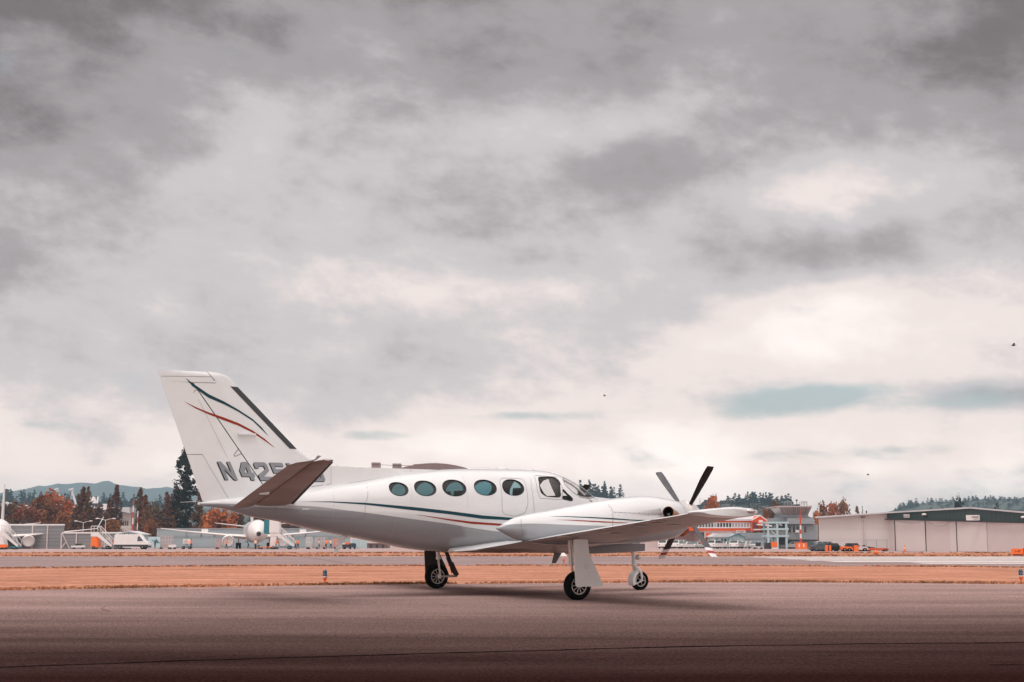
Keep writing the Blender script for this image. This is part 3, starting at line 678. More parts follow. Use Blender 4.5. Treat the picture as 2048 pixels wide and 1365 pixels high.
    pr = empty('propeller', (hubx, sg * NC, hz)); pr.parent = nc.parent
    g = MB(); g.lathe([(.245, -.07), (.25, -.03), (.235, .05), (.20, .13), (.145, .22), (.08, .29), (.03, .315), (.001, .32)], (0, 0, 0), 'x', 32); g.build('spinner', mat('spinner_paint', (.82, .78, .76), .12, coat=1, metal=.15), pr, smooth=60)
    phs = (43, 133, 223, 313) if sg < 0 else (55, 145, 235, 325)
    for i, ph in enumerate(phs):
        a = R(ph); rad = Vector((0, -math.sin(a), math.cos(a))); tang = Vector((0, -math.cos(a), -math.sin(a))); fwd = Vector((1, 0, 0)); Rm = 1.165 if sg < 0 else 1.09
        def sect(r_):
            u = (r_ - .15) / (Rm - .15); ch = .06 + .105 * min(1, u * 1.5) ** .8 if u < .97 else .16 * (1 if u < .99 else .9)
            tw = R(90 - 7 * u); thk = .026 * (1 - .7 * u) + .006
            cd_ = tang * math.cos(tw) + fwd * math.sin(tw); nn = cd_.cross(rad)
            return [rad * r_ + cd_ * (ch * (.5 - (1 - math.cos(math.pi * t)) / 2)) + nn * (thk * math.sin(math.pi * t) * sgn) for sgn, t in [(1, j / 6) for j in range(7)] + [(-.25, 1 - j / 6) for j in range(1, 6)]]
        rs = [.15 + (Rm - .15) * j / 14 for j in range(15)]
        g = MB(); g.bar(rad * .12, rad * .26, .052, .036, 12)
        g.cur = 0; rings = [sect(r_) for r_ in rs]
        base = len(g.v); nn_ = 12; g.v += [tuple(p) for r_ in rings for p in r_]
        for j in range(14):
            for k in range(nn_):
                g.f.append((base + j*nn_ + k, base + j*nn_ + (k+1) % nn_, base + (j+1)*nn_ + (k+1) % nn_, base + (j+1)*nn_ + k)); g.mi.append(0)
        g.f.append(tuple(base + k for k in reversed(range(nn_)))); g.mi.append(0); g.f.append(tuple(base + 14*nn_ + k for k in range(nn_))); g.mi.append(0)
        bl = g.build('propeller_blade', mat('blade_sky_sheen', (.10, .10, .11), .6, var=.25, vscale=6, spec=.25) if ph in (133, 313) else mat('blade_black', (.010, .007, .007), .5, spec=.3), pr, smooth=40)  # two blades greyed: their sky reflection is painted into the colour
        bl['label'] = 'propeller blade with sky sheen painted in as grey' if ph in (133, 313) else 'black propeller blade'
        if sg < 0 and ph in (133, 223):
            def band(r0, r1, m):
                rr = [[Vector(p) * 1.0 for p in sect(r_)] for r_ in (r0, (r0 + r1) / 2, r1)]
                for r_ in rr:
                    c0 = sum(r_, Vector()) / 12
                    for q in range(12): r_[q] = c0 + (r_[q] - c0) * 1.05
                MB().loft(rr).build('tip_band', m, bl, smooth=40)
            band(Rm - .24, Rm - .165, m_wht); band(Rm - .165, Rm - .09, mat('tip_red', (.35, .02, .012), .4)); band(Rm - .09, Rm + .004, m_wht)

    # main landing gear (the trailing arm faces the fuselage)
    gr = empty('main_landing_gear', (0, sg * 2.73, 0)); gr.parent = plane
    yi = -sg * .15
    g = MB(); g.bar((.04, yi * .8, 1.04), (.26, yi, .50), .045, .04, 12); g.bar((.26, yi, .52), (.40, yi, .27), .052, .046, 12); g.bar((.30, yi, .42), (.40, yi, .27), .06, .05, 12); g.build('gear_leg', m_gry if sg < 0 else m_prim_shade, gr, smooth=40)  # far leg coloured darker to stand in for its shade
    g = MB(); g.bar((.40, yi, .255), (.0, yi * .8, .25), .026, .024, 10); g.bar((.0, yi * .8 - .03, .25), (.0, yi * .8 + .03, .25), .045, None, 14); g.bar((0, yi * .8, .25), (0, .02, .25), .025, None, 10); g.build('trailing_arm', m_stl, gr, smooth=40)
    g = MB(); g.bar((-.06, yi * .9, 1.04), (-.03, yi * .9, .62), .042, None, 12); g.bar((-.03, yi*.9, .64), (-.03, yi*.9, .60), .05, None, 12); g.bar((-.03, yi * .9, .62), (.02, yi * .85, .28), .022, None, 10); g.build('shock_strut', m_stl, gr, smooth=40)
    g = MB(); g.tube([(.20, yi, .80), (.16, yi * .9, .62), (.24, yi * .95, .45), (.30, yi * .8, .30)], .008, 6); g.build('brake_hose', m_blk, gr)
    def wheel(name_r, W_, parent, loc, nsp=10):
        wl = empty('wheel', loc); wl.parent = parent
        h = W_ / 2; r_ = name_r
        g = MB(); g.lathe([(r_*.60, -h*.72), (r_*.70, -h*.95), (r_*.84, -h), (r_*.95, -h*.80), (r_*.99, -h*.5), (r_, -h*.18), (r_*.985, -h*.15), (r_*.985, -h*.10), (r_, -h*.07), (r_, h*.07), (r_*.985, h*.10), (r_*.985, h*.15), (r_, h*.18), (r_*.99, h*.5), (r_*.95, h*.80), (r_*.84, h), (r_*.70, h*.95), (r_*.60, h*.72)], (0, 0, 0), 'y', 48)
        ty = g.build('tyre', m_tyre, wl, smooth=35)
        g = MB()
        for s2 in (-1, 1): g.lathe([(r_*.50, s2*h*.55), (r_*.56, s2*h*.80), (r_*.61, s2*h*.78), (r_*.61, s2*h*.5)], (0, 0, 0), 'y', 40)
        for s2 in (-1, 1):
            for k in range(nsp):
                a = 2*math.pi*k/nsp; g.bar((r_*.16*math.cos(a), s2*h*.62, r_*.16*math.sin(a)), (r_*.52*math.cos(a), s2*h*.60, r_*.52*math.sin(a)), r_*.045, r_*.06, 6)
        g.lathe([(r_*.18, -h*.75), (r_*.18, h*.75)], (0, 0, 0), 'y', 20)
        g.build('rim', mat('wheel_rim', (.66, .60, .57), .4, metal=.3, var=.25, vscale=15), wl, smooth=40)
        g = MB(); g.lathe([(r_*.6, -h*.3), (r_*.6, h*.3)], (0, 0, 0), 'y', 32); g.build('brake_drum', m_blk, wl, smooth=40)
        return wl
    wheel(.252, .17, gr, (0, 0, .252))
    yo = sg * .20; dp = rounded([(-.20, 1.05), (.09, 1.05), (.118, .80), (.365, .34), (.40, .25), (.37, .238), (-.14, .238), (-.155, .27)], .03)
    g = MB().prism(dp, yo - .012, yo + .012); dr = g.build('gear_door', m_wht if sg < 0 else m_prim_shade, gr, smooth=30); dr.rotation_euler = (0, 0, 0)
    g = MB()
    for k in range(6):
        a = k * math.pi / 3; g.bar((.06 + .035 * math.cos(a), yo + sg * .012, .58 + .035 * math.sin(a)), (.06 + .035 * math.cos(a), yo + sg * .016, .58 + .035 * math.sin(a)), .006, None, 8)
    g.build('door_rivets', m_seam, dr)

# tail fin, dorsal strake and rudder
def lem(z): return -5.298 + (3.698 - z) * 1.061                      # main leading edge line
LEP = [(1.60, -3.6), (1.9, -3.5), (2.05, -3.05), (2.14, -2.50), (2.225, -1.97), (2.29, -1.50), (2.325, -1.28), (2.33, -1.5), (2.333, -2.2), (2.338, -3.0), (2.36, -3.52), (2.40, -3.70), (2.45, -3.83), (2.50, -3.94), (2.64, -4.175), (3.698, -5.298), (3.80, -5.395), (3.87, -5.47), (3.905, -5.55), (3.93, -5.70), (3.938, -5.80)]
def lin(T, z):
    for (a, b), (c_, d) in zip(T, T[1:]):
        if z <= c_: return b + (d - b) * max(0, (z - a)) / (c_ - a)
    return T[-1][1]
def fle(z): return lin(LEP, z)
def fte(z): return -5.848 - (z - 1.672) * .38
def fhinge(z): return -5.68 - (z - 3.73) * .82 if z > 3.73 else -4.787 - (z - 1.977) * .751
def yfin(x, z):
    L0 = lem(z); ch = max(.3, L0 - fte(z)); d = (L0 - x) / ch; th = .075 if z < 3.0 else .075 - (z - 3.0) * .025
    a = th * (min(1, max(0, d) / .28) ** .55) * (1 if d < .35 else max(.10, 1 - (d - .35) / .65 * .92)) if d > 0 else 0
    dl = fle(z) - x; b = .030 * min(1, max(0, dl) / .10) ** .5 if (x > -3.95 or d < .15) else 0
    y = max(a, b)
    if z > 3.84: y *= max(.12, 1 - ((z - 3.84) / .1) ** 2)
    return max(y, .002)
def slab(zs, f0, f1, nm, m, parent, n=26):
    g = MB(); rings = []
    for z in zs:
        a, b = f0(z), f1(z); r = []
        for sgn in (-1, 1):
            for k in range(n + 1):
                u = k / n if sgn < 0 else 1 - k / n; u2 = u ** 1.8; x = a + (b - a) * u2; r.append((x, sgn * yfin(x, z), z))
        rings.append(r)
    return g.loft(rings).build(nm, m, parent, smooth=40)
zs_f = [1.62, 1.8, 1.977, 2.05, 2.1, 2.14, 2.18, 2.225, 2.26, 2.29, 2.31, 2.325, 2.333, 2.338, 2.345, 2.36, 2.38, 2.40, 2.45, 2.5, 2.57, 2.64, 2.8, 3.0, 3.2, 3.4, 3.55, 3.70]
fin = slab(zs_f, fle, lambda z: fhinge(z) + .012, 'tail_fin', m_wht, plane)
fcap = slab([3.7, 3.73, 3.78, 3.82, 3.86, 3.89, 3.915, 3.93, 3.938], fle, lambda z: (fhinge(z) + .012), 'fin_cap', m_wht, fin)
rud = slab([1.70, 1.9, 2.1, 2.3, 2.5, 2.8, 3.1, 3.4, 3.6, 3.725], lambda z: fhinge(z) - .010, fte, 'rudder', m_wht, fin, 20)
slab([3.735, 3.78, 3.82, 3.86, 3.89, 3.91, 3.93], lambda z: fhinge(z) - .010, lambda z: fte(z), 'rudder_horn', m_wht, rud, 20)
slab([1.70, 2.0, 2.5, 3.0, 3.5, 3.73], lambda z: fhinge(z) + .03, lambda z: fhinge(z) - .03, 'hinge_gap_shade', m_dseam, fin, 3).scale = (1, .55, 1)  # dark filler that paints the shade inside the rudder gap
_yf = yfin
def yfin(x, z): return _yf(x, z) + .006
slab([2.64, 2.8, 3.0, 3.2, 3.4, 3.6, 3.695], lambda z: lem(z) + .008, lambda z: lem(z) - .135, 'fin_deice_boot', m_boot, fin, 8)
yfin = _yf
FT1 = [(-6.223,3.799),(-6.084,3.705),(-5.82,3.54),(-5.555,3.429),(-5.287,3.294),(-5.016,3.138),(-4.852,3.002),(-4.727,2.857)]
FT2 = [(-6.223,3.797),(-6.108,3.666),(-5.818,3.476),(-5.554,3.378),(-5.286,3.256),(-5.016,3.105),(-4.796,2.914),(-4.727,2.854)]
FO1 = [(-6.228,3.395),(-6.02,3.303),(-5.811,3.228),(-5.547,3.149),(-5.281,3.059),(-5.011,2.932),(-4.793,2.798),(-4.6,2.649)]
FO2 = [(-6.228,3.392),(-6.045,3.289),(-5.81,3.192),(-5.546,3.1),(-5.28,3.013),(-5.024,2.901),(-4.806,2.772),(-4.6,2.646)]
drape('teal_swoosh', strip(FT1, FT2), yfin, m_teal, fin, .004, (-1, 1), 3); drape('red_swoosh', strip(FO1, FO2), yfin, m_red, fin, .004, (-1, 1), 3)
drape('tail_seam', (seam([(-6.64,3.815),(-5.789,3.847)], .006), seam([(-6.08,3.735),(-5.69,3.74)], .008), seam([(-6.079,3.553),(-6.06,3.60),(-6.015,3.60),(-5.97,3.55)], .010), seam([(-5.256,2.618),(-5.341,2.50),(-5.319,2.476),(-5.201,2.53)], .012), seam([(-6.17,2.493),(-5.893,2.5)], .008), seam([(-5.893,2.5),(-5.404,1.741)], .005), seam([(-6.0,3.45),(-5.45,2.45)], .004), seam([(-3.518,2.32),(-3.512,2.03)], .005), seam([(-3.512,2.03),(-3.898,1.975)], .007), seam([(-1.93,2.32),(-1.93,2.24)], .005)), yfin, m_seam, fin, .003)
MB().box(-5.284, -4.97, -.125, -.06, 2.855, 2.883).build('fin_strake', m_wht, fin)
MB().bar((-6.69, 0, 3.885), (-6.85, 0, 3.885), .004, .003, 6).build('static_wick', m_chr, fin)
S_ = .27
GL = {'N': [[(0,0),(S_,0),(S_,1),(0,1)], [(1-S_,0),(1,0),(1,1),(1-S_,1)], [(S_,1),(S_,.60),(1-S_,0),(1-S_,.40)]],
      '4': [[(.58,0),(.86,0),(.86,1),(.58,1)], [(0,.20),(.58,.20),(.58,.42),(0,.42)], [(.86,.20),(1,.20),(1,.42),(.86,.42)], [(0,.42),(.30,.42),(.58,.74),(.58,1),(.42,1),(0,.52)]],
      '2': [[(0,0),(1,0),(1,.21),(0,.21)], [(0,.21),(.38,.21),(1,.55),(1,.79),(.72,.79),(.72,.62),(0,.30)], [(0,.79),(1,.79),(1,.88),(.88,1),(.12,1),(0,.88)], [(0,.66),(.28,.66),(.28,.79),(0,.79)]],
      '5': [[(0,.79),(1,.79),(1,1),(0,1)], [(0,.42),(.28,.42),(.28,.79),(0,.79)], [(.28,.42),(1,.42),(1,.54),(.88,.64),(.28,.64)], [(.72,.21),(1,.21),(1,.42),(.72,.42)], [(0,0),(.88,0),(1,.12),(1,.21),(0,.21)]],
      'V': [[(0,1),(.28,1),(.5,.32),(.5,0),(.36,0)], [(.5,0),(.64,0),(1,1),(.72,1),(.5,.32)]],
      'S': [[(0,.79),(1,.79),(1,.88),(.88,1),(.12,1),(0,.88)], [(0,.52),(.28,.62),(.28,.79),(0,.79)], [(0,.52),(.1,.42),(1,.42),(1,.52),(.9,.62),(.28,.62)], [(.72,.21),(1,.21),(1,.42),(.72,.42)], [(0,.12),(.12,0),(.88,0),(1,.12),(1,.21),(0,.21)]]}
def glyph(ch, x0, w_, z0=2.07, h_=.315, sh=-.17):
    return [[(x0 + u * w_ + sh * v_ * h_ / .315 * .9, z0 + v_ * h_) for u, v_ in poly] for poly in GL[ch]]
SL_ = [('N', -5.475, .225), ('4', -5.145, .235), ('2', -4.845, .235), ('5', -4.545, .235), ('V', -4.24, .235), ('S', -3.84, .235)]
for dx, dz, m, off, nm in ((-.016, -.012, m_blk, .004, 'registration_outline'), (0, 0, m_reg, .006, 'registration_mark')):
    polys = []
    for ch, x0, w_ in SL_:
        polys += [[(p[0] + dx, p[1] + dz) for p in q] for q in glyph(ch, x0, w_)]
    drape(nm, polys, yfin, m, fin, off, (-1,), 3)

# tailplanes and elevators
for sg in (-1, 1):
    def sp(a): return (a - .15) / 2.45
    rings = []
    for a in (.05, .15, 1.0, 1.8, 2.45, 2.60, 2.63):
        s0 = sp(a); xl = -4.33 - .205 * s0 - (.05 if a > 2.6 else 0); xh = -4.98 + .12 * s0 if a < 2.46 else -4.72; z = 1.645 + .68 * s0
        th = .10 * (1 - .45 * s0) * (.5 if a > 2.62 else 1); r = []
        for k in range(20):
            t = 2 * math.pi * k / 20; u = (1 - math.cos(t)) / 2; r.append((xl - u * (xl - xh), sg * a, z + math.sin(t) * th / 2 * (1.15 if u < .3 else 1)))
        rings.append(r)
    st = MB().loft(rings).build('tailplane', m_skin, plane, smooth=40)
    rings = []
    for a in (.22, 1.0, 1.8, 2.44, 2.46, 2.58, 2.63, 2.645):
        s0 = sp(a); hx = -4.985 + .12 * s0; hz_ = 1.64 + .68 * s0; xt = -5.44 + .15 * s0; xl = hx if a < 2.45 else -4.735
        if a > 2.6: xl -= .06; xt += .10
        r = []; th = .085 * (1 - .45 * s0) * (1.2 if a > 2.45 else 1) * (.5 if a > 2.64 else 1)
        for k in range(20):
            t = 2 * math.pi * k / 20; u = (1 - math.cos(t)) / 2; x = xl - u * (xl - xt); z = math.sin(t) * th / 2 * (1.1 - .9 * u)
            r.append((x, sg * a, hz_ + z + (x - hx) * .19 + (.05 if a > 2.45 and x > hx else 0)))
        rings.append(r)
    el = MB().loft(rings).build('elevator', m_skin, st, smooth=40)
    MB().bar((-4.985, sg * .3, 1.686), (-4.868, sg * 2.43, 2.277), .022, .014, 8).build('hinge_gap_shade', m_dseam, st)  # dark bar standing in for shade in the elevator gap
    g = MB(); g.tube([(-4.325 - .205 * sp(a) , sg * a, 1.645 + .68 * sp(a)) for a in (.3, 1.0, 1.8, 2.5)], [.034, .030, .026, .02], 12); g.build('deice_boot', m_boot, st, smooth=60)
    g = MB(); g.box(-5.22, -5.05, sg * 1.05 - .02, sg * 1.05 + .02, 1.80, 1.845); g.build('trim_tab_link', m_wht, el)
    g = MB(); g.add([(-5.22, sg * .6, 1.70), (-5.20, sg * .6, 1.70), (-5.14, sg * 1.9, 2.045), (-5.16, sg * 1.9, 2.045)], [(0, 1, 2, 3)])

# nose gear
ng = empty('nose_landing_gear', (3.2, 0, 0)); ng.parent = plane
g = MB(); g.bar((-.18, 0, .98), (-.12, 0, .46), .038, .034, 14); g.bar((-.13, 0, .60), (-.12, 0, .50), .05, None, 14); g.build('strut', m_wht, ng, smooth=40)
g = MB(); g.sphere((-.05, -.03, .66), .055, 12, 8); g.bar((-.10, -.03, .55), (.02, -.05, .52), .012, None, 8); g.bar((-.12, -.05, .55), (-.12, .05, .55), .018, None, 8); g.bar((-.12, -.03, .58), (-.06, -.03, .70), .014, None, 8); g.build('taxi_light', m_stl, ng, smooth=40)
g = MB()
for y in (-.10, .10): g.tube([(-.12, y * .3, .47), (-.07, y * .8, .43), (-.03, y, .36), (0, y, .19)], [.03, .032, .028, .02], 10)
g.build('fork', m_wht, ng, smooth=40)
wl = wheel(.192, .13, ng, (0, 0, .192), 5)
rings = []
for i in range(11):
    a = R(112 + i * 9.5); rings.append([((.22) * math.cos(a), y, .20 + .23 * math.sin(a)) for y in (-.085, -.05, 0, .05, .085)] + [((.205) * math.cos(a) if abs(y) < .08 else .15 * math.cos(a), y, .20 + (.215 if abs(y) < .08 else .16) * math.sin(a)) for y in (.085, .05, 0, -.05, -.085)])
MB().loft(rings).build('mudguard', m_wht, ng, smooth=60)
MB().bar((-.21, -.10, .115), (0, -.10, .19), .010, None, 8).build('guard_stay', m_wht, ng)
for y in (-.26, .26):
    MB().prism(rounded([(1.60, .94), (3.16, .93), (3.15, .785), (2.5, .755), (1.60, .735)], .02), y - .012, y + .012).build('nose_gear_door', m_gry, plane, smooth=30)

# ------------------------------------------------------------------ background materials
def flat(n_, c, rough=.7, **k): return mat(n_, c, rough, **k)
b_wht = flat('painted_white', (.78, .75, .74), .5, var=.06, vscale=.8)
b_grey = flat('painted_grey', (.30, .31, .33), .6, var=.1, vscale=.5)
b_dark = flat('dark_metal', (.03, .03, .035), .6)
b_org = flat('safety_orange', (.90, .17, .02), .5)
b_vest = flat('orange_vest', (.95, .24, .05), .8)
b_teal = flat('deep_teal', (.01, .17, .21), .4)
b_pane = flat('window_pane_dark', (.03, .05, .06), .1, spec=.8)
b_blue = flat('pale_blue_siding', (.44, .58, .62), .7, var=.08, vscale=1, stretch=(.2, 1, 6))
b_roof = flat('light_roof', (.60, .60, .62), .7, var=.08, vscale=.5)
b_red = flat('red_orange_siding', (.85, .095, .004), .7, var=.10, vscale=1.0, stretch=(4, 4, .3))
b_beige = flat('beige_wall', (.66, .57, .56), .8, var=.05, vscale=.3)
b_mau = flat('mauve_roofing', (.22, .15, .145), .8, var=.1, vscale=.2, stretch=(3, 1, .4))
b_tyre = m_tyre
def shut(n_, c, w=8.0, amt=.16, axis='Z'):
    """corrugated or boarded cladding: regular darker grooves"""
    m = mat(n_, c, .7, var=.08, vscale=.15); t = m.node_tree; b = t.nodes['Principled BSDF']; src = b.inputs['Base Color'].links[0].from_socket
    tcn = t.nodes.new('ShaderNodeTexCoord'); wv = t.nodes.new('ShaderNodeTexWave'); wv.bands_direction = axis; wv.inputs['Scale'].default_value = w; t.links.new(tcn.outputs['Object'], wv.inputs['Vector'])
    r = t.nodes.new('ShaderNodeMapRange'); r.inputs['From Max'].default_value = .35; r.inputs['To Min'].default_value = 1 - amt * 2; r.inputs['To Max'].default_value = 1; t.links.new(wv.outputs['Fac'], r.inputs[0])
    vm = t.nodes.new('ShaderNodeVectorMath'); vm.operation = 'SCALE'; t.links.new(src, vm.inputs[0]); t.links.new(r.outputs[0], vm.inputs['Scale']); t.links.new(vm.outputs[0], b.inputs['Base Color']); return m
b_fence = shut('louvred_steel', (.25, .24, .25), .5, .12, 'Z'); b_fence2 = shut('pale_louvred_steel', (.33, .39, .42), .14, .12, 'Z')
b_block = shut('concrete_block', (.68, .62, .61), .22, .03, 'Z'); b_gcl = shut('green_cladding', (.035, .062, .06), 1.2, .12, 'X')
b_door = flat('hangar_door_cream', (.72, .64, .63), .6, var=.04, vscale=.3)

def qbox(name, m, x0, x1, y0, y1, z0, z1, parent=None, **k):
    o = MB().box(x0, x1, y0, y1, z0, z1).build(name, m, parent); return tag(o, **k) if k else o

# ------------------------------------------------------------------ hangar (right)
def hz_(px, py, Y): p = at(px, py, Y); return (p.x, p.y, p.z)
hg = empty('hangar', (at(1780, 1087, 180).x, 180, 0), 0, 'long pale hangar with dark green gable band and tall sliding doors', 'hangar')
def rel(p, e): return tuple(a - b for a, b in zip(p, e.location))
def facade(name, m, pts, back, parent):
    """wall: points along its face given as (px, top py, bottom z, Y), pushed back by its thickness"""
    vs = []
    for px, ty, zb, Y in pts:
        t = at(px, ty, Y); vs.append((t.x, Y, t.z, zb))
    g = MB(); rings = []
    for x, Y, zt, zb in vs: rings.append([rel(p, parent) for p in ((x, Y, zb), (x, Y, zt), (x + back * .40, Y + back, zt), (x + back * .40, Y + back, zb))])
    return g.loft(rings).build(name, m, parent)
YL, YR = 186.0, 156.0
def hy(px): return YL if px < 1776 else YL + (YR - YL) * (px - 1776) / (2120 - 1776)
facade('block_wall', b_block, [(1637, 1035, -.1, YL), (1776, 1026.5, -.1, YL)], 26, hg)
facade('front_wall', b_beige, [(1776, 1030, -.1, hy(1776)), (1940, 1022, -.1, hy(1940)), (2120, 1034, -.1, hy(2120))], 30, hg)
# green gable band, proud of the wall
g = MB(); rings = []
for px, ty, by in ((1776, 1027, 1038.5), (1860, 1021.5, 1040.5), (1940, 1017, 1042), (2048, 1026, 1045), (2120, 1032, 1046.5)):
    Y = hy(px) - .5; a, b = at(px, ty, Y), at(px, by, Y); rings.append([rel(p, hg) for p in ((a.x, Y, b.z), (a.x, Y, a.z), (a.x, Y + .45, a.z), (a.x, Y + .45, b.z))])
g.loft(rings).build('gable_band', b_gcl, hg)
g = MB(); rings = []
for px, ty in ((1630, 1035), (1776, 1025.5), (1860, 1020.5), (1940, 1015.8), (2048, 1025), (2124, 1031)):
    Y = hy(px) - .8; a = at(px, ty, Y); rings.append([rel(p, hg) for p in ((a.x, Y, a.z - .10), (a.x, Y, a.z + .08), (a.x + 12, Y + 30, a.z + .3), (a.x + 12, Y + 30, a.z))])
g.loft(rings).build('roof', b_roof, hg)
g = MB(); rings = []
for px, by in ((1772, 1037.6), (1940, 1041.5), (2120, 1046.2)):
    Y = hy(px) - .75; b = at(px, by, Y); rings.append([rel(p, hg) for p in ((b.x, Y, b.z - .14), (b.x, Y, b.z), (b.x, Y + .7, b.z), (b.x, Y + .7, b.z - .14))])
g.loft(rings).build('door_track_hood', b_dark, hg)
DX = [1778, 1789, 1850, 1912, 1973, 2032, 2096]
for i in range(1, 6):
    a, b = DX[i] + .6, DX[i+1] - .6; g = MB(); rings = []
    for px in (a, b):
        Y = hy(px) - (.25 if i % 2 else .12); t = at(px, 1039.5 + (px - 1776) * .0175, Y); rings.append([rel(p, hg) for p in ((t.x, Y, .03), (t.x, Y, t.z), (t.x, Y + .08, t.z), (t.x, Y + .08, .03))])
    g.loft(rings).build('sliding_door', b_door, hg)
for px in (1789, 1850, 1912): 
    Y = hy(px) - .28; t = at(px, 1041, Y); p = rel((t.x, Y, 0), hg); g = MB().box(p[0] - .05, p[0] + .05, p[1] - .05, p[1] + .02, .02, t.z); g.build('door_edge', b_dark, hg)
for px in (1725.5, 1729.5): p = rel((ax(px, YL), YL - .12, 0), hg); MB().box(p[0] - .05, p[0] + .05, p[1] - .04, p[1] + .1, 0, 4.0).build('downpipe', b_door, hg)
p = rel(hz_(1726.5, 1035, YL - .4), hg); g = MB(); g.box(p[0] - .2, p[0] + .25, p[1], p[1] + .3, p[2] - .06, p[2] + .10); g.build('floodlight', flat('brown_lamp', (.20, .06, .05)), hg)
for px, py in ((1848.5, 1029.5), (2047, 1035)):
    Y = hy(px) - 1.0; p = rel(hz_(px, py, Y), hg); g = MB(); g.sphere((p[0], p[1], p[2]), .27, 12, 6, .55, 1.2, 1); g.build('gooseneck_lamp', b_wht, hg, 60)
    g = MB(); g.bar((p[0] - .1, p[1], p[2] - .1), (p[0] - .1, p[1] + .6, p[2] - .12), .05, None, 8); g.sphere((p[0] - .1, p[1], p[2] - .16), .22, 12, 6, .4); g.build('lamp_bracket', b_dark, hg)
for px0, px1, y0, y1, m, mt in ((1932, 1959.5, 1030.5, 1041.3, b_wht, b_dark), (1805, 1821, 1028, 1037, b_dark, b_wht)):
    Y = hy(px1) - .75; a, b = at(px0, y0, Y), at(px1, y1, Y); pa, pb = rel(tuple(a), hg), rel(tuple(b), hg)
    sgn_ = MB().box(pa[0], pb[0], pa[1] - .05, pa[1] + .05, pb[2], pa[2]).build('signboard', m, hg)
    rows = [(.42, .30, .93, .34), (.55, .12, .93, .2)] if m is b_wht else [(.1, .60, .92, .84), (.1, .34, .92, .46), (.15, .14, .8, .24)]
    g = MB(); wd, hh = pb[0] - pa[0], pa[2] - pb[2]
    if m is b_wht:      # a line of small letters over a thin rule
        for k in range(8): u = .40 + k * .065; g.box(pa[0] + wd*u, pa[0] + wd*(u + .045), pa[1] - .07, pa[1] - .052, pb[2] + hh*.52, pb[2] + hh*(.70 if k % 3 else .74))
        g.box(pa[0] + wd*.52, pa[0] + wd*.88, pa[1] - .07, pa[1] - .052, pb[2] + hh*.22, pb[2] + hh*.28)
    else:
        for k in range(6): u = .12 + k * .13; g.box(pa[0] + wd*u, pa[0] + wd*(u + .10), pa[1] - .07, pa[1] - .052, pb[2] + hh*.56, pb[2] + hh*.86)
        for v0, v1 in ((.36, .46), (.14, .24)): g.box(pa[0] + wd*.12, pa[0] + wd*.9, pa[1] - .07, pa[1] - .052, pb[2] + hh*v0, pb[2] + hh*v1)
    g.build('sign_lettering', mt, sgn_)
for px, py in ((1673, 1032), (1735, 1028)):
    p = rel((ax(px, 190), 190, 0), hg); zt = ht(1022 if px > 1700 else 1026, 190); MB().bar((p[0], p[1], 3.5), (p[0], p[1], zt), .09, None, 8).build('roof_vent', b_grey if px < 1700 else b_dark, hg)
# drooping cable on the doors
for x0, x1, sag in ((1792, 1850, 9), (1854, 1905, 22)):
    pts = []
    for k in range(11):
        u = k / 10; px = x0 + (x1 - x0) * u; Y = hy(px) - .32; pts.append(rel(tuple(at(px, 1041 + sag * 4 * u * (1 - u) * .55, Y)), hg))
    MB().tube(pts, .018, 5).build('hanging_cable', b_grey, hg)

# ------------------------------------------------------------------ control tower building
TY = 262.0
def bx(px0, px1, py0, py1, Y, depth, base=None):
    """box whose front at distance Y spans these directions"""
    return (ax(px0, Y), ax(px1, Y), Y, Y + depth, (ht(py1, Y) if base is None else base), ht(py0, Y))
ct_ = empty('control_tower', (ax(1595, TY), TY, 0), 0, 'grey airport control tower with flared glass cab above a two-storey block', 'control tower')
def lb(name, m, b, parent=ct_, e=None):
    e = e or ct_; x, y, z = e.location; o = MB().box(b[0]-x, b[1]-x, b[2]-y, b[3]-y, b[4]-z, b[5]-z).build(name, m, parent); return o
b_tgrey = flat('tower_grey', (.30, .33, .35), .7, var=.06, vscale=.4); b_tg2 = flat('tower_grey_siding', (.26, .28, .30), .7, var=.06, vscale=.4, stretch=(6, 1, .3))
lb('ground_storey', flat('tower_base', (.16, .13, .125), .8), bx(1575, 1633, 1078, 1098, TY + .4, 11, -.05))
lb('upper_storey', b_tg2, bx(1574, 1637, 1049, 1079.5, TY, 12))
lb('parapet', b_tgrey, bx(1576, 1629.5, 1037, 1049.2, TY - .5, 11))
lb('parapet_wing', b_tgrey, bx(1553, 1577.5, 1036, 1046, TY + 1, 9))
lb('tower_neck', b_tgrey, bx(1566, 1618, 1028.5, 1037.2, TY + 1, 8))
def frustum(name, m, px0, px1, py0, qx0, qx1, py1, Y0, Y1, d0, d1, parent, e):
    a0, a1, z0 = ax(px0, Y0), ax(px1, Y0), ht(py0, Y0); c0, c1, z1 = ax(qx0, Y1), ax(qx1, Y1), ht(py1, Y1); x, y, z = e.location
    r = [[(a0-x, Y0-y, z0-z), (a1-x, Y0-y, z0-z), (a1-x, Y0+d0-y, z0-z), (a0-x, Y0+d0-y, z0-z)], [(c0-x, Y1-y, z1-z), (c1-x, Y1-y, z1-z), (c1-x, Y1+d1-y, z1-z), (c0-x, Y1+d1-y, z1-z)]]
    return MB().loft(r).build(name, m, parent)
cab = frustum('glass_cab', flat('cab_glass_pale', (.52, .46, .44), .15, spec=.8), 1568, 1617, 1029.5, 1560.5, 1625, 1014, TY + 1, TY - .3, 7, 9.5, ct_, ct_)
g = MB(); ex, ey, ez = ct_.location
for k in range(15):
    u = k / 14; a = (ax(1568 + 49*u, TY+1) - ex, TY + .93 - ey, ht(1029.5, TY+1)); b = (ax(1560.5 + 64.5*u, TY-.3) - ex, TY - .40 - ey, ht(1014, TY-.3)); g.bar(a, b, .07 if k % 3 else .11, None, 4)
g.build('cab_mullions', flat('mullion_brown', (.30, .20, .19)), cab)
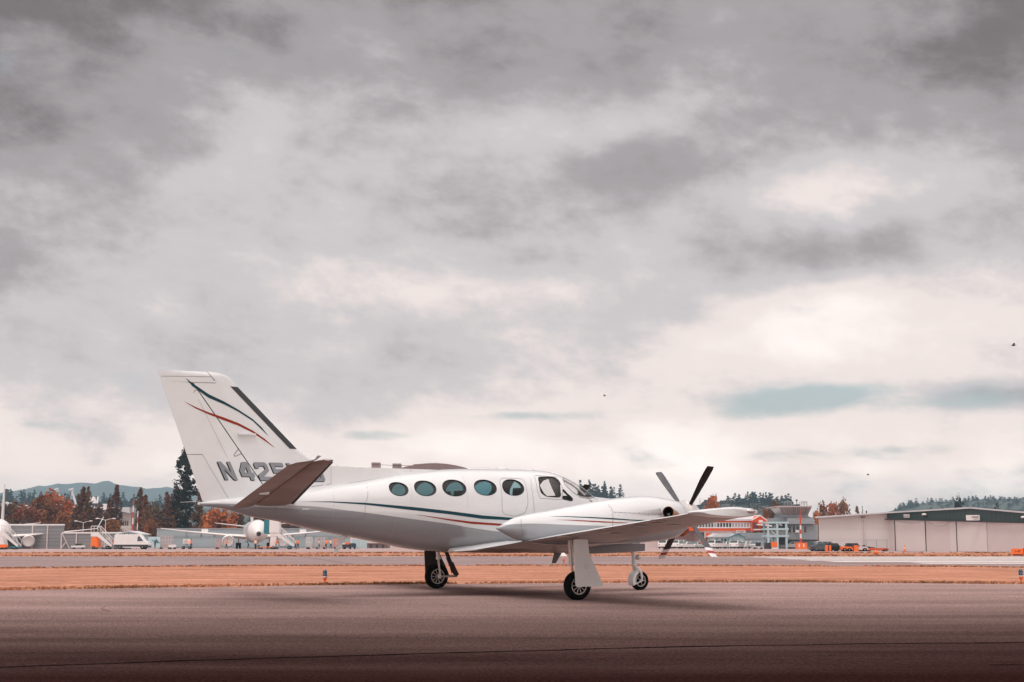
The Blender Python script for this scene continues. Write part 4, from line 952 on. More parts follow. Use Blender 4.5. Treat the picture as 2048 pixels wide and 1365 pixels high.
lb('cab_roof', flat('cab_roof_mauve', (.42, .34, .33)), bx(1556.5, 1625.5, 1012, 1014.8, TY - 1.2, 12))
g = MB()
for x0, x1, y0, y1 in ((1568, 1583, 1003.5, 1012), (1602, 1614, 1003.5, 1012)):
    for py in (1003.5, 1006, 1008.5): a, b = at(x0, py, TY), at(x1, py, TY); g.bar(rel(tuple(a), ct_), rel(tuple(b), ct_), .05, None, 5)
    for px in (x0, (x0+x1)/2, x1): a, b = at(px, y0, TY), at(px, y1, TY); g.bar(rel(tuple(a), ct_), rel(tuple(b), ct_), .05, None, 5)
g.build('roof_railing', b_grey, ct_)
g = MB(); p = rel(tuple(at(1593.3, 1001, TY + 2)), ct_); g.sphere(p, .20 * 1.0, 12, 8); g.bar(p, (p[0], p[1], ht(1012, TY)), .06, None, 6); g.box(p[0] - .5, p[0] + .5, p[1] - .4, p[1] + .4, ht(1012, TY), ht(1008.5, TY)); g.build('radar_ball', b_dark, ct_, 60)
for px in (1583.5, 1586.5, 1598.5): p = rel(tuple(at(px, 1012, TY + 1)), ct_); MB().bar(p, (p[0], p[1], ht(999 if px < 1585 else 1004, TY)), .035, None, 5).build('aerial', b_dark, ct_)
for i, (x0, x1) in enumerate(((1576.5, 1582), (1585.5, 1591), (1593, 1599), (1607.5, 1613.5))):
    wn = lb('window', b_pane if i < 3 else flat('brown_pane', (.12, .05, .045), .3), bx(x0, x1, 1053.5, 1065, TY - .06, .1)); lb('window_frame', b_wht, bx(x0 - .7, x0, 1053, 1065.5, TY - .10, .12), wn)
lb('window_air_unit', b_wht, bx(1592, 1599, 1060.5, 1065.5, TY - .7, .7))
for k, (x0, x1) in enumerate(((1575, 1580), (1586, 1593), (1598, 1604), (1612, 1618))): lb('window', b_pane, bx(x0, x1, 1082, 1091, TY + .3, .12))
lb('eave_shade_board', b_dark, bx(1575, 1628, 1048.6, 1049.9, TY - .55, .6))
# open steel stair beside the tower
fr = empty('stair_tower', (ax(1556, 258), 258, 0), 0, 'open pale steel stair frame standing against the grey tower block', 'stair')
g = MB()
for px in (1537, 1555.5, 1573.5):
    for dy in (0, 4): x = ax(px, 258) - fr.location.x; g.box(x - .18, x + .18, dy, dy + .35, 0, ht(1044.5, 258))
g.build('posts', b_blue, fr)
for py in (1045.5, 1058.5, 1072.5):
    z = ht(py, 258); MB().box(ax(1537, 258) - fr.location.x - .4, ax(1575, 258) - fr.location.x + .3, -.05, 4.3, z - .18, z + .16).build('landing', b_blue, fr)
g = MB()
for (a0, b0), (a1, b1) in (((1542.5, 1061), (1551, 1071)), ((1558, 1046), (1564, 1052))):
    a, b = rel(tuple(at(a0, b0, 258.5)), fr), rel(tuple(at(a1, b1, 258.5)), fr); g.bar(a, b, .16, None, 5); g.bar((a[0], a[1] + 1.2, a[2]), (b[0], b[1] + 1.2, b[2]), .16, None, 5)
g.build('stair_flight', b_wht, fr)
g = MB()
for py0 in (1064, 1066.5, 1069): 
    z = ht(py0, 258); g.bar((ax(1556, 258) - fr.location.x, 0, z), (ax(1573, 258) - fr.location.x, 0, z), .04, None, 4)
g.build('railing', b_grey, fr)
g = MB(); x, y, z = fr.location; b = bx(1557, 1572, 1047, 1058, 261, .5); g.box(b[0]-x, b[1]-x, b[2]-y, b[3]-y, b[4], b[5]); b = bx(1558, 1572, 1075, 1090, 261, .5); g.box(b[0]-x, b[1]-x, b[2]-y, b[3]-y, b[4], b[5]); g.build('dark_doorways', b_dark, fr)

# ------------------------------------------------------------------ orange office building
OY = 300.0
ob = empty('office_building', (ax(1450, OY), OY, 0), 0, 'two-storey red-orange office building with white window band and gabled end', 'building')
def L2(name, m, b, parent=None, e=ob): x, y, z = e.location; return MB().box(b[0]-x, b[1]-x, b[2]-y, b[3]-y, b[4], b[5]).build(name, m, parent or e)
L2('upper_wall', b_red, bx(1335, 1504, 1038.5, 1062, OY, 14))
L2('lower_wall', b_wht, bx(1400, 1515, 1062, 1075, OY + .6, 13, 0))
L2('lower_red_wall', b_red, bx(1401, 1426, 1067, 1085, OY + .3, 13, 0))
L2('lower_window', b_pane, bx(1402, 1409, 1065, 1074.5, OY + .2, .2))
for px in (1409.5, 1425.5): L2('white_trim', b_wht, bx(px, px + 1.6, 1063, 1084, OY + .1, .2))
L2('window_band', b_wht, bx(1392, 1501.5, 1045.4, 1056.2, OY - .12, .14))
xx = 1393.6; i = 0
while xx < 1499:
    dark = (xx < 1424) or (1434 < xx < 1462); L2('window', b_pane if dark else flat('blind_pane', (.42, .37, .38), .3), bx(xx, xx + 4.0, 1046.6, 1054.6, OY - .16, .06)); xx += 5.95
L2('corner_trim', b_wht, bx(1503, 1505.4, 1038.5, 1064, OY - .15, .3)); L2('sill_board', b_wht, bx(1392, 1502, 1055.8, 1056.8, OY - .2, .2))
g = MB(); x, y, z = ob.location
r0 = [(ax(px, OY - .6) - x, -.6, ht(py, OY - .6)) for px, py in ((1335, 1038.6), (1505, 1038.6))]; r1 = [(ax(px, OY + 8) - x, 8, ht(py, OY + 8)) for px, py in ((1335, 1031), (1521, 1030.6))]
g.add([r0[0], r0[1], r1[1], r1[0]] + [(p[0], p[1], p[2] - .35) for p in (r0[0], r0[1], r1[1], r1[0])], [(0,1,2,3), (7,6,5,4), (0,4,5,1), (1,5,6,2), (2,6,7,3), (3,7,4,0)]); g.build('roof', b_roof, ob)
GY = OY - 1.5
def gpl(pts, Y, e): return [(ax(px, Y) - e.location.x, ht(py, Y)) for px, py in pts]
MB().prism(gpl([(1505.5, 1064), (1505.5, 1040), (1521, 1031.4), (1536.5, 1043), (1536.5, 1064)], GY, ob), GY - OY, GY - OY + 14).build('gable_wall', b_red, ob)
MB().prism(gpl([(1504, 1040.2), (1521, 1030.2), (1539, 1043.5), (1539, 1045.2), (1521, 1032.3), (1504, 1042)], GY, ob), GY - OY - .5, GY - OY - .02).build('gable_trim', b_wht, ob)
MB().prism(gpl([(1518.5, 1040.5), (1526.5, 1040.5), (1526.5, 1045.5), (1518.5, 1045.5)], GY, ob), GY - OY - .12, GY - OY - .03).build('gable_plaque', b_wht, ob)
MB().prism(gpl([(1506, 1045), (1516, 1045), (1516, 1059), (1506, 1059)], GY, ob), GY - OY - .1, GY - OY - .03).build('balcony_door', flat('porch_red', (.16, .03, .03)), ob)
MB().prism(gpl([(1513, 1048.5), (1537, 1051), (1547, 1053), (1547, 1054.6), (1513, 1051)], GY, ob), GY - OY - 3, GY - OY - .04).build('porch_canopy', b_wht, ob)
MB().prism(gpl([(1506, 1058.6), (1524, 1058.6), (1524, 1061), (1506, 1061)], GY, ob), GY - OY - 2.5, GY - OY - .04).build('balcony', b_wht, ob)
MB().prism(gpl([(1524, 1053.5), (1534, 1053.5), (1534, 1064), (1524, 1064)], GY, ob), GY - OY - .1, GY - OY - .03).build('porch_opening', flat('porch_red', (.16, .03, .03)), ob)
MB().prism(gpl([(1475, 1061.2), (1493, 1061.2), (1493, 1066), (1475, 1066)], GY, ob), -.5, -.1).build('name_board', b_wht, ob)
g = MB(); [g.prism(gpl([(1476.5 + k*1.6, 1062.2), (1477.6 + k*1.6, 1062.2), (1477.6 + k*1.6, 1063.8), (1476.5 + k*1.6, 1063.8)], GY, ob), -.58, -.52) for k in range(9)]; g.build('board_lettering', flat('brown_lettering', (.30, .10, .09)), ob)

# pale blue hut with a porch gable
BY = 292.0
hb = empty('office_hut', (ax(1455, BY), BY, 0), 0, 'low pale blue office hut with porch gable in front of the orange building', 'building')
b = bx(1426, 1484, 1073.5, 1092, BY, 8, 0); L2('wall', b_blue, b, hb, hb)
MB().prism(gpl([(1422, 1073.8), (1434, 1067.4), (1462, 1067.2), (1486.5, 1073), (1486.5, 1074.6), (1422, 1074.9)], BY, hb), -.6, 8.4).build('roof', b_roof, hb)
MB().prism(gpl([(1458, 1074), (1471.5, 1068.6), (1486, 1074.2), (1484, 1092), (1459, 1092)], BY, hb), -1.6, -.03).build('porch', b_blue, hb)
MB().prism(gpl([(1456, 1074.2), (1471.5, 1067.9), (1488, 1074.6), (1488, 1075.8), (1471.5, 1069.6), (1456, 1075.4)], BY, hb), -2.0, -1.62).build('porch_fascia', b_teal, hb)
MB().prism(gpl([(1461, 1079.5), (1477, 1079.5), (1477, 1085), (1461, 1085)], BY, hb), -1.75, -1.62).build('porch_opening', b_dark, hb)
for x0 in (1432, 1442.5, 1449): L2('window', b_pane, bx(x0, x0 + 3.4, 1078, 1085.5, BY - .08, .1), hb, hb)
sh = empty('storage_shed', (ax(1515, 296), 296, 0), 0, 'long grey-blue shed with two white doors beside the stair frame', 'shed')
MB().prism(gpl([(1484, 1073), (1484, 1067), (1552, 1065.5), (1552, 1077.5), (1484, 1078)], 296, sh), -.5, 10).build('roof', flat('slate_roof', (.26, .30, .33), .8, var=.08, vscale=.5), sh)
L2('wall', b_blue, bx(1485, 1552, 1077, 1095, 296, 9, 0), sh, sh)
for x0 in (1489.5, 1498.5): L2('door', b_wht, bx(x0, x0 + 6.5, 1081, 1094, 295.9, .12, 0), sh, sh)
L2('window', b_pane, bx(1527, 1536, 1078.5, 1085.5, 295.9, .12), sh, sh)
tag(MB().box(ax(1290, 310), ax(1402, 310), 310, 322, 0, ht(1061.5, 310)).build('warehouse_wall', b_beige), 'plain beige warehouse wall seen behind the propeller', 'building')

# ------------------------------------------------------------------ striped poles
def striped(px, Y, top, n_, r, label, start=0, base=True):
    e = empty('striped_pole', (ax(px, Y), Y, 0), 0, label, 'pole'); z0 = 1.1 if base else 0.0; zt = ht(top, Y); h_ = (zt - z0) / n_
    if base: qbox('weighted_base', b_org, -.95, .95, -.6, .6, 0, z0, e)
    if base: g = MB(); g.box(-.55, -.35, -.63, -.605, .3, .9); g.box(.25, .45, -.63, -.605, .3, .9); g.build('base_marks', b_wht, e)
    for k in range(n_): MB().bar((0, 0, z0 + k*h_), (0, 0, z0 + (k+1)*h_), r * (1 - .25*k/n_), r * (1 - .25*(k+1)/n_), 10).build('pole_band', flat('pole_red', (.55, .06, .025)) if (k + start) % 2 == 0 else b_wht, e, 60)
    return e, zt
e, zt = striped(1602, 250, 1042, 5, .17, 'red and white striped pole on orange base in front of control tower')
g = MB(); g.bar((0, 0, zt), (0, 0, ht(1018, 250)), .10, .05, 8); g.bar((-.5, 0, ht(1035, 250)), (.5, 0, ht(1035, 250)), .05, None, 6); g.bar((-.6, 0, ht(1040, 250)), (.6, 0, ht(1040, 250)), .05, None, 6); g.build('lattice_top', flat('pole_red', (.55, .06, .025)), e)
striped(264, 268, 1000, 8, .14, 'taller striped mast rising behind the white van', 1, False)
striped(273.5, 272, 1022, 6, .11, 'shorter striped mast with lamps right of the tall one', 0, False)

# ------------------------------------------------------------------ vehicles
def wheels(e, xs_, yw, r, w_):
    for x in xs_:
        for y in (-yw, yw):
            wl = MB().lathe([(r*.6, -w_/2), (r*.92, -w_/2), (r, -w_*.3), (r, w_*.3), (r*.92, w_/2), (r*.6, w_/2)], (x, y, r), 'y', 20).build('wheel', b_tyre, e, smooth=40)
            MB().lathe([(r*.15, -w_*.52), (r*.58, -w_*.45), (r*.6, -w_*.3), (r*.6, w_*.3), (r*.58, w_*.45), (r*.15, w_*.52)], (x, y, r), 'y', 16).build('rim', m_stl, wl, smooth=40)
def body_loft(e, name, prof, W, m, tuck=.12, z_belt=1.0):
    """car body from a side profile: closed (x, z) outline, sides tucked in above the belt"""
    n = len(prof); rings = []
    for y, k in ((-W/2, 1), (-W/2 * .98, 1), (0, 1), (W/2 * .98, 1), (W/2, 1)): pass
    g = MB(); vs = []
    for s2 in (-1, 1):
        for ins in (0, 1):
            for x, z in prof:
                t = max(0, (z - z_belt)); y = s2 * (W/2 - tuck * t * 1.2) * (1 if ins == 0 else 1); sx = .97 if ins == 0 else 1
                y = y if ins == 0 else y - s2 * .06
                zc = .6; vs.append((x * (.985 if ins == 0 else 1), y, z - (.03 if ins == 0 and z > zc else 0)))
    o = 0; fs = [tuple(range(n)), tuple(reversed(range(2*n, 3*n)))]
    for i in range(n): j = (i+1) % n; fs += [(i, j, n+j, n+i), (n+i, n+j, 3*n+j, 3*n+i), (3*n+i, 3*n+j, 2*n+j, 2*n+i)]
    g.add(vs, fs); return g.build(name, m, e, smooth=35)
def side_glass(e, polys, W, m, tuck=.12, z_belt=1.0):
    for poly in polys:
        for s2 in (-1, 1):
            g = MB(); vs = []
            for o_ in (.012, -.02):
                for x, z in poly: t = max(0, z - z_belt); vs.append((x, s2 * (W/2 - tuck * t * 1.2 + o_ - .01), z - .015))
            n = len(poly); g.add(vs, [tuple(range(n)), tuple(reversed(range(n, 2*n)))] + [(i, (i+1) % n, n + (i+1) % n, n+i) for i in range(n)]); g.build('side_window', m, e)
def make_car(kind, m):
    e = empty('parked_car')
    if kind == 'sedan': P1 = [(-2.2,.35),(-2.25,.7),(-2.1,.95),(-1.5,1.0),(-.95,1.38),(.35,1.42),(1.1,1.0),(1.95,.88),(2.25,.68),(2.22,.32)]; G_ = [[(-1.35,1.02),(-.9,1.33),(-.1,1.36),(-.1,1.0)],[(0,1.0),(0,1.36),(.33,1.36),(.95,1.0)]]; W = 1.8; X = (-1.4, 1.4)
    elif kind == 'suv': P1 = [(-2.35,.4),(-2.4,.9),(-2.3,1.15),(-2.05,1.72),(-1.7,1.78),(.35,1.78),(1.05,1.18),(2.1,1.08),(2.4,.85),(2.38,.38)]; G_ = [[(-2.05,1.2),(-1.88,1.65),(-1.15,1.68),(-1.15,1.2)],[(-1.05,1.2),(-1.05,1.68),(-.2,1.68),(-.2,1.2)],[(-.1,1.2),(-.1,1.68),(.3,1.68),(.85,1.2)]]; W = 1.9; X = (-1.5, 1.5)
    elif kind == 'pickup': P1 = [(-2.8,.45),(-2.8,1.15),(-.75,1.17),(-.7,1.75),(-.4,1.82),(.65,1.82),(1.3,1.25),(2.5,1.15),(2.8,.9),(2.78,.42)]; G_ = [[(-.58,1.25),(-.55,1.7),(.05,1.72),(.05,1.25)],[(.15,1.25),(.15,1.72),(.6,1.72),(1.1,1.25)]]; W = 1.95; X = (-1.75, 1.75)
    b0 = body_loft(e, 'body', P1, W, m, .14, 1.05 if kind != 'sedan' else .95)
    side_glass(e, G_, W, b_pane, .14, 1.05 if kind != 'sedan' else .95); wheels(e, X, W/2 - .12, .34, .22)
    for (xa, za), (xb, zb) in {'sedan': [((1.08, 1.02), (.42, 1.39)), ((-1.48, 1.02), (-1.0, 1.35))], 'suv': [((1.02, 1.22), (.45, 1.73)), ((-2.27, 1.2), (-2.08, 1.68))], 'pickup': [((1.24, 1.30), (.72, 1.78)), ((-.74, 1.25), (-.71, 1.7))]}[kind]:
        f_ = .035 if xa > 0 else -.035; g = MB(); yw = W/2 - .18
        g.loft([[(xa + f_, -yw, za + .02), (xa + f_, yw, za + .02), (xa, yw, za), (xa, -yw, za)], [(xb + f_, -yw * .9, zb + .02), (xb + f_, yw * .9, zb + .02), (xb, yw * .9, zb), (xb, -yw * .9, zb)]]).build('windscreen', b_pane, e)
    x1 = P1[-1][0]; x0 = P1[0][0]
    for y in (-.65, .65): MB().box(x1 - .10, x1 + .025, y - .2, y + .2, .62, .76).build('headlight', m_chr, b0); MB().box(x0 - .06, x0 + .06, y - .12, y + .12, .75, .9).build('tail_light', flat('tail_red', (.4, .02, .02)), b0)
    MB().box(-2.0, 2.0, -W/2 + .05, W/2 - .05, .22, .42).build('sill', b_dark, e)
    return e
car_w = flat('car_white', (.78, .76, .75), .25, coat=.6); car_s = flat('car_silver', (.42, .42, .43), .3, coat=.6); car_d = flat('car_dark', (.03, .035, .05), .3, coat=.6); car_g = flat('car_pale_green', (.45, .58, .58), .3, coat=.5)
protos = {}
def put_car(kind, m, px, Y, rz, label, group='cars parked along the apron edge'):
    key = (kind, m.name)
    if key not in protos: protos[key] = e = make_car(kind, m)
    else: e = copy_tree(protos[key])
    Y = Y + 14 if 1300 < px < 1560 else Y
    e.location = (ax(px, Y), Y, 0); e.rotation_euler = (0, 0, rz if px > 1580 else rz + 1.12); e.scale = (.92,) * 3; tag(e, label, 'car', group); e.scale = (.72,) * 3 if 1640 < px < 1660 else (.92,) * 3; return e
put_car('suv', car_w, 1330, 262, .1, 'white estate car mostly behind the dark propeller blade')
put_car('suv', car_w, 1352, 255, .2, 'white high-roofed car right of the dark lower propeller blade')
put_car('sedan', car_w, 1372, 258, -.15, 'white saloon between the two lower propeller blades')
put_car('pickup', car_g, 1362, 272, 0, 'pale green pickup behind the row of white cars')
put_car('sedan', car_s, 1391, 262, .1, 'silver saloon half hidden by the grey lower propeller blade')
put_car('sedan', car_g, 1417, 266, 0, 'pale green car under the orange wall')
put_car('suv', car_w, 1434, 255, -.25, 'white off-roader with dark side windows in front of the blue hut')
put_car('sedan', car_w, 1447, 262, .15, 'white saloon close behind the off-roader')
put_car('suv', car_w, 1473, 256, .05, 'long white wagon below the porch of the blue hut')
put_car('sedan', car_w, 1487, 264, .1, 'white saloon at the nose of the long wagon')
put_car('sedan', car_s, 1511, 258, 3.1, 'silver saloon in front of the white shed doors')
put_car('suv', car_d, 1540, 266, 0, 'dark car at the foot of the stair frame')
put_car('sedan', car_s, 1588, 262, 3.0, 'silver saloon left of the orange pole base')
put_car('sedan', car_d, 1616, 256, .6, 'dark saloon right of the orange pole base')
put_car('sedan', car_s, 1628, 262, .3, 'grey saloon at the corner of the block-walled hangar')
put_car('suv', car_s, 1655, 184, 0, 'silver car against the hangar block wall'); put_car('sedan', car_d, 1643, 181, .2, 'dark saloon with open boot near the hangar corner')
# the white panel van
vn = empty('panel_van', (ax(265, 243), 243, 0), 0, 'white high-roof panel van parked on the apron', 'van')
body_loft(vn, 'body', [(-2.85,.45),(-2.9,1.2),(-2.85,2.35),(-2.6,2.5),(1.15,2.5),(1.5,2.38),(2.15,1.45),(2.8,1.15),(2.98,.9),(2.95,.42)], 2.05, b_wht, .06, 1.2)
side_glass(vn, [rounded([(1.05,1.36),(1.1,2.15),(1.42,2.2),(2.08,1.42)], .06, 3)], 2.05, b_pane, .06, 1.2); wheels(vn, (-1.85, 1.95), .90, .36, .25)
qbox('sill', b_dark, -2.86, 2.94, -1.035, 1.035, .40, .78, vn); qbox('sill_strip', b_wht, -1.4, 1.5, -1.04, -1.031, .30, .42, vn); MB().box(2.80, 2.99, -1.0, 1.0, .32, .62).build('bumper', b_dark, vn)
for y in (-.75, .75): MB().box(2.7, 2.93, y - .2, y + .2, .98, 1.18).build('headlight', m_chr, vn)

# ground equipment vehicles by the hangar
b_blkveh = flat('black_vehicle', (.008, .008, .009), .6, spec=.2)
def tug(px, Y, m, label, L=3.2, hc=True):
    e = empty('tow_tractor', (ax(px, Y), Y, 0), 0, label, 'tractor', 'ground service vehicles')
    MB().prism(rounded([(-L/2,.3),(-L/2,.95),(-.2,1.0),(L/2-.3,.95),(L/2,.7),(L/2,.3)], .08), -.8, .8).build('chassis', m, e); wheels(e, (-L/2+.5, L/2-.5), .72, .34, .25)
    if hc: MB().prism(rounded([(-L/2+.5,.97),(-L/2+.6,1.65),(-.1,1.65),(.3,.97)], .08), -.6, .6).build('cab', b_dark, e)
    MB().box(-.2, .15, -.15, .15, 1.0, 1.25).build('seat', b_dark, e); e.scale = (.85, .7, .62); return e
tug(1675, 181, b_blkveh, 'black low tow tractor with rounded cab beside the orange barrels', 5.0)
tug(1692, 180, b_org, 'small orange tug behind the black tow tractor', 1.7, False)
tug(1702, 182, b_dark, 'dark tug with glazed cab between two orange ones', 2.6)
tug(1715, 181, b_beige, 'beige tug with dark cab roof beside the orange drum', 2.8)
tug(1728, 182, b_dark, 'dark baggage tug near the wire fence', 2.2, False); tug(1747, 181, flat('tug_red', (.60, .09, .02)), 'long red-orange towbar trailer in front of the wire fence', 4.2, False).scale = (.85, .6, .42)
def drum(px, Y, h_, r, m, label, name='barrel'):
    e = empty(name, (ax(px, Y), Y, 0), 0, label, 'barrel'); MB().lathe([(r*.9, 0), (r, .03), (r, h_*.32), (r*.96, h_*.34), (r, h_*.36), (r, h_*.66), (r*.96, h_*.68), (r, h_*.70), (r, h_-.03), (r*.9, h_)], (0,0,0), 'z', 20).build('shell', m, e, smooth=40); MB().lathe([(r*.6, h_ - .01), (r*.6, h_ + .02)], (0,0,0), 'z', 16).build('lid', b_dark, e)
    return e
drum(1653, 178, .75, .19, b_org, 'orange barrel left of the black tow tractor'); drum(1660, 178, .75, .14, b_org, 'orange barrel touching the black tow tractor'); drum(1712, 177, .75, .3, b_org, 'bright orange barrel in front of the beige tug')
def cone_(px, Y, h_, label, m=b_org, grp='traffic cones'):
    e = empty('traffic_cone', (ax(px, Y), Y, gz(Y)), 0, label, 'traffic cone', grp); MB().lathe([(h_*.20, .02), (h_*.05, h_)], (0,0,0), 'z', 16).build('cone_body', m, e, smooth=40); MB().box(-h_*.28, h_*.28, -h_*.28, h_*.28, 0, .04).build('cone_base', b_dark, e); MB().lathe([(h_*.135, h_*.5), (h_*.105, h_*.7)], (0,0,0), 'z', 16).build('cone_stripe', b_wht, e); return e
cone_(1809, 172, .75, 'orange cone standing before the hangar doors'); cone_(1616, 236, .6, 'small cone left of the dark saloon near the tower')
cb = empty('equipment_cabinet', (ax(1546, 252), 252, 0), 0, 'orange and black equipment cabinet near the stair frame', 'cabinet'); qbox('case', b_dark, -1.4, .6, 0, 1, 0, 1.1, cb); qbox('orange_cover', b_org, -.35, .75, -.1, .9, .35, 1.25, cb); qbox('white_foot', b_wht, -.3, .8, -.15, .8, .02, .28, cb)
eq = empty('ground_power_unit', (ax(1516, 250), 250, 0), 0, 'small black generator on a white cart before the shed', 'generator'); qbox('engine_box', b_dark, -.4, .4, -.3, .3, .45, 1.15, eq); qbox('cart', b_wht, -.9, .8, -.4, .4, .28, .44, eq); wheels(eq, (-.6, .55), .4, .18, .12)
fc_ = empty('wire_fence', (ax(1755, 184), 184, 0), 0, 'thin wire mesh fence panel against the pale hangar wall', 'fence')
for px in (1732, 1753, 1774): x = ax(px, 184) - fc_.location.x; MB().bar((x, 0, 0), (x, 0, 1.45), .035, None, 6).build('post', b_grey, fc_)
g = MB(); x0, x1 = ax(1732, 184) - fc_.location.x, ax(1774, 184) - fc_.location.x
for z in (.12, 1.42): g.bar((x0, 0, z), (x1, 0, z), .02, None, 5)
for k in range(26): u = x0 + (x1 - x0) * k / 25; g.bar((u, 0, .1), (u, 0, 1.42), .004, None, 3)
g.build('mesh_panel', b_grey, fc_)
# markers in the grass strips
om = empty('runway_marker', (ax(1751, 125), 125, 0), 0, 'round bright orange marker in the far grass strip', 'marker'); MB().sphere((0, 0, .22), .22, 16, 10, .75).build('dome', b_org, om, 60); MB().lathe([(.25, .0), (.25, .05), (.1, .06)], (0,0,0), 'z', 16).build('base', b_dark, om)
sg_ = empty('taxiway_sign', (ax(2035, 118), 118, 0), -.12, 'orange box sign with dark lettering at the runway edge', 'sign'); qbox('sign_box', b_org, -.48, .42, -.12, .12, .12, .58, sg_); qbox('end_cap', b_dark, .42, .56, -.14, .14, .10, .60, sg_); qbox('feet', b_dark, -.4, .4, -.08, .08, 0, .12, sg_)
g = MB()
for k, q in enumerate(([(0,0),(0,1)], [(.25,.5),(.6,.5)], [(.8,0),(.8,1),(1.3,1),(1.3,.5),(.8,.5)])):
    for a, b in zip(q, q[1:]): g.bar((-.22 + a[0]*.28, -.125, .25 + a[1]*.2), (-.22 + b[0]*.28, -.125, .25 + b[1]*.2), .016, None, 4)
g.build('sign_lettering', b_dark, sg_)
def edge_light(px, py, label):
    Y = gpt(px, py); e = empty('taxiway_light', (ax(px, Y), Y, gz(Y)), 0, label, 'light', 'blue taxiway edge lights'); MB().lathe([(.02, 0), (.022, .10), (.045, .12), (.05, .16)], (0,0,0), 'z', 14).build('stem', b_org, e, smooth=40)
    MB().lathe([(.055, .16), (.060, .17), (.060, .19)], (0,0,0), 'z', 18).build('collar', b_wht, e, smooth=40); MB().lathe([(.050, .19), (.052, .27), (.044, .315), (.022, .335), (.001, .34)], (0,0,0), 'z', 18).build('lens', flat('blue_lens', (.004, .035, .085), .12, coat=.8), e, smooth=60)
edge_light(651, 1168, 'blue-lensed light on orange stem in the grass near the tail'); edge_light(2038.5, 1166, 'blue-lensed light on orange stem at the far right of the verge')
wm = empty('windsock_marker', (ax(1127.5, 66), 66, 0), 0, 'small red and white marker post behind the near wheel', 'marker'); MB().lathe([(.09, 0), (.02, .03), (.018, .16), (.045, .20), (.05, .30), (.02, .34)], (0,0,0), 'z', 14).build('post', flat('marker_red', (.75, .13, .07)), wm, smooth=40)
wc = empty('runway_light', (ax(1127, 112.5), 112.5, 0), 0, 'white runway edge light seen between propeller and gear door', 'light'); MB().lathe([(.26, 0), (.24, .10), (.12, .30), (.05, .36)], (0,0,0), 'z', 16).build('housing', b_wht, wc, smooth=50); MB().lathe([(.30, 0), (.30, .03)], (0,0,0), 'z', 16).build('base', b_wht, wc)
for k, (px, py) in enumerate(((1537, 1110), (602, 1142), (630, 1110))): pass

# ------------------------------------------------------------------ left side: walls and small buildings
def blast(name, px0, px1, py, Y, m, label, posts=(), braces=()):
    e = empty(name, (ax(px0, Y), Y, 0), 0, label, 'wall'); w_ = ax(px1, Y) - ax(px0, Y); h_ = ht(py, Y)
    MB().box(0, w_, 0, .35, 0, h_).build('louvred_panel', m, e); MB().box(-.05, w_ + .05, -.12, .45, h_ - .05, h_ + .22).build('capping', b_wht if m is b_fence else b_grey, e)
    for p in posts: x = ax(p, Y) - e.location.x; MB().box(x - .10, x + .10, -.25, -.02, 0, h_).build('post', b_beige if m is b_fence else b_grey, e)
    for a, b in braces: MB().bar((ax(a[0], Y) - e.location.x, -.6, max(0, ht(a[1], Y))), (ax(b[0], Y) - e.location.x, -.2, max(0, ht(b[1], Y))), .09, None, 6).build('brace', b_beige, e)
    return e
blast('blast_wall', -40, 126.5, 1051, 262, b_fence, 'tall grey louvred blast wall behind the left airliner', (64.5, 94.5))
blast('blast_wall', 124, 262, 1067, 258, b_fence, 'lower grey louvred blast wall with diagonal braces', (123, 153), (((126, 1068), (140, 1098)), ((124, 1098), (133, 1084))))
blast('blast_wall', 313, 700, 1059, 300, b_fence2, 'long pale blue-grey louvred wall behind the front-facing airliner', (372,))
bw = empty('blast_wall', (ax(760, 285), 285, 0), 0, 'low pale blue wall seen under the belly of the aeroplane', 'wall')
for x0, x1 in ((704, 719), (721, 733)): x = bw.location.x; MB().box(ax(x0, 285) - x, ax(x1, 285) - x, 0, .4, 0, ht(1079, 285)).build('panel', b_blue, bw)
sh2 = empty('gable_hut', (ax(258, 256), 256, 0), 0, 'small pale blue gabled hut behind the panel van', 'hut')
MB().prism(gpl([(236, 1096), (236, 1069), (258, 1063.5), (280, 1069), (280, 1096)], 256, sh2), 0, 6).build('wall', b_blue, sh2)
MB().prism(gpl([(232, 1068.5), (258, 1062), (283, 1068.5), (283, 1070), (258, 1064), (232, 1070)], 256, sh2), -.5, 6.5).build('roof', b_roof, sh2)
for px in (247, 256): MB().prism(gpl([(px, 1067.5), (px + 2, 1067.5), (px + 2, 1070), (px, 1070)], 256, sh2), -.06, -.01).build('vent', b_teal, sh2)
# grandstand roof with floodlight masts
gs = empty('grandstand', (ax(160, 420), 420, 0), 0, 'stadium grandstand with flat white roof and lattice light masts above the maples', 'grandstand')
def GB(n_, m, *b): x, y, z = gs.location; bb = bx(*b); return MB().box(bb[0]-x, bb[1]-x, bb[2]-y, bb[3]-y, bb[4], bb[5]).build(n_, m, gs)
MB().prism(gpl([(108, 1008), (150, 1011), (212, 1014), (212, 1018.5), (150, 1015), (108, 1011)], 420, gs), 0, 14).build('roof', b_roof, gs)
GB('roof_end', b_wht, 202, 210, 1008, 1020, 419.8, 3); GB('seating_block', flat('dark_teal_stand', (.05, .10, .11), .7), 136, 204, 1016, 1045, 424, 9, 0); GB('column', b_grey, 202, 206, 1018, 1040, 421, 1, 0)
g = MB()
for bx0, tx in ((122, 113), (124, 116), (151, 143), (153, 145)): g.bar(gs.matrix_world.inverted() @ at(bx0, 1009, 425) - Vector((gs.location)), gs.matrix_world.inverted() @ at(tx, 984, 425) - Vector((gs.location)), .22, .12, 6)
for bx0, tx in ((112, 113.5), (141, 143)): g.bar(at(bx0, 1009, 425) - gs.location, at(tx, 984, 425) - gs.location, .14, .10, 6)
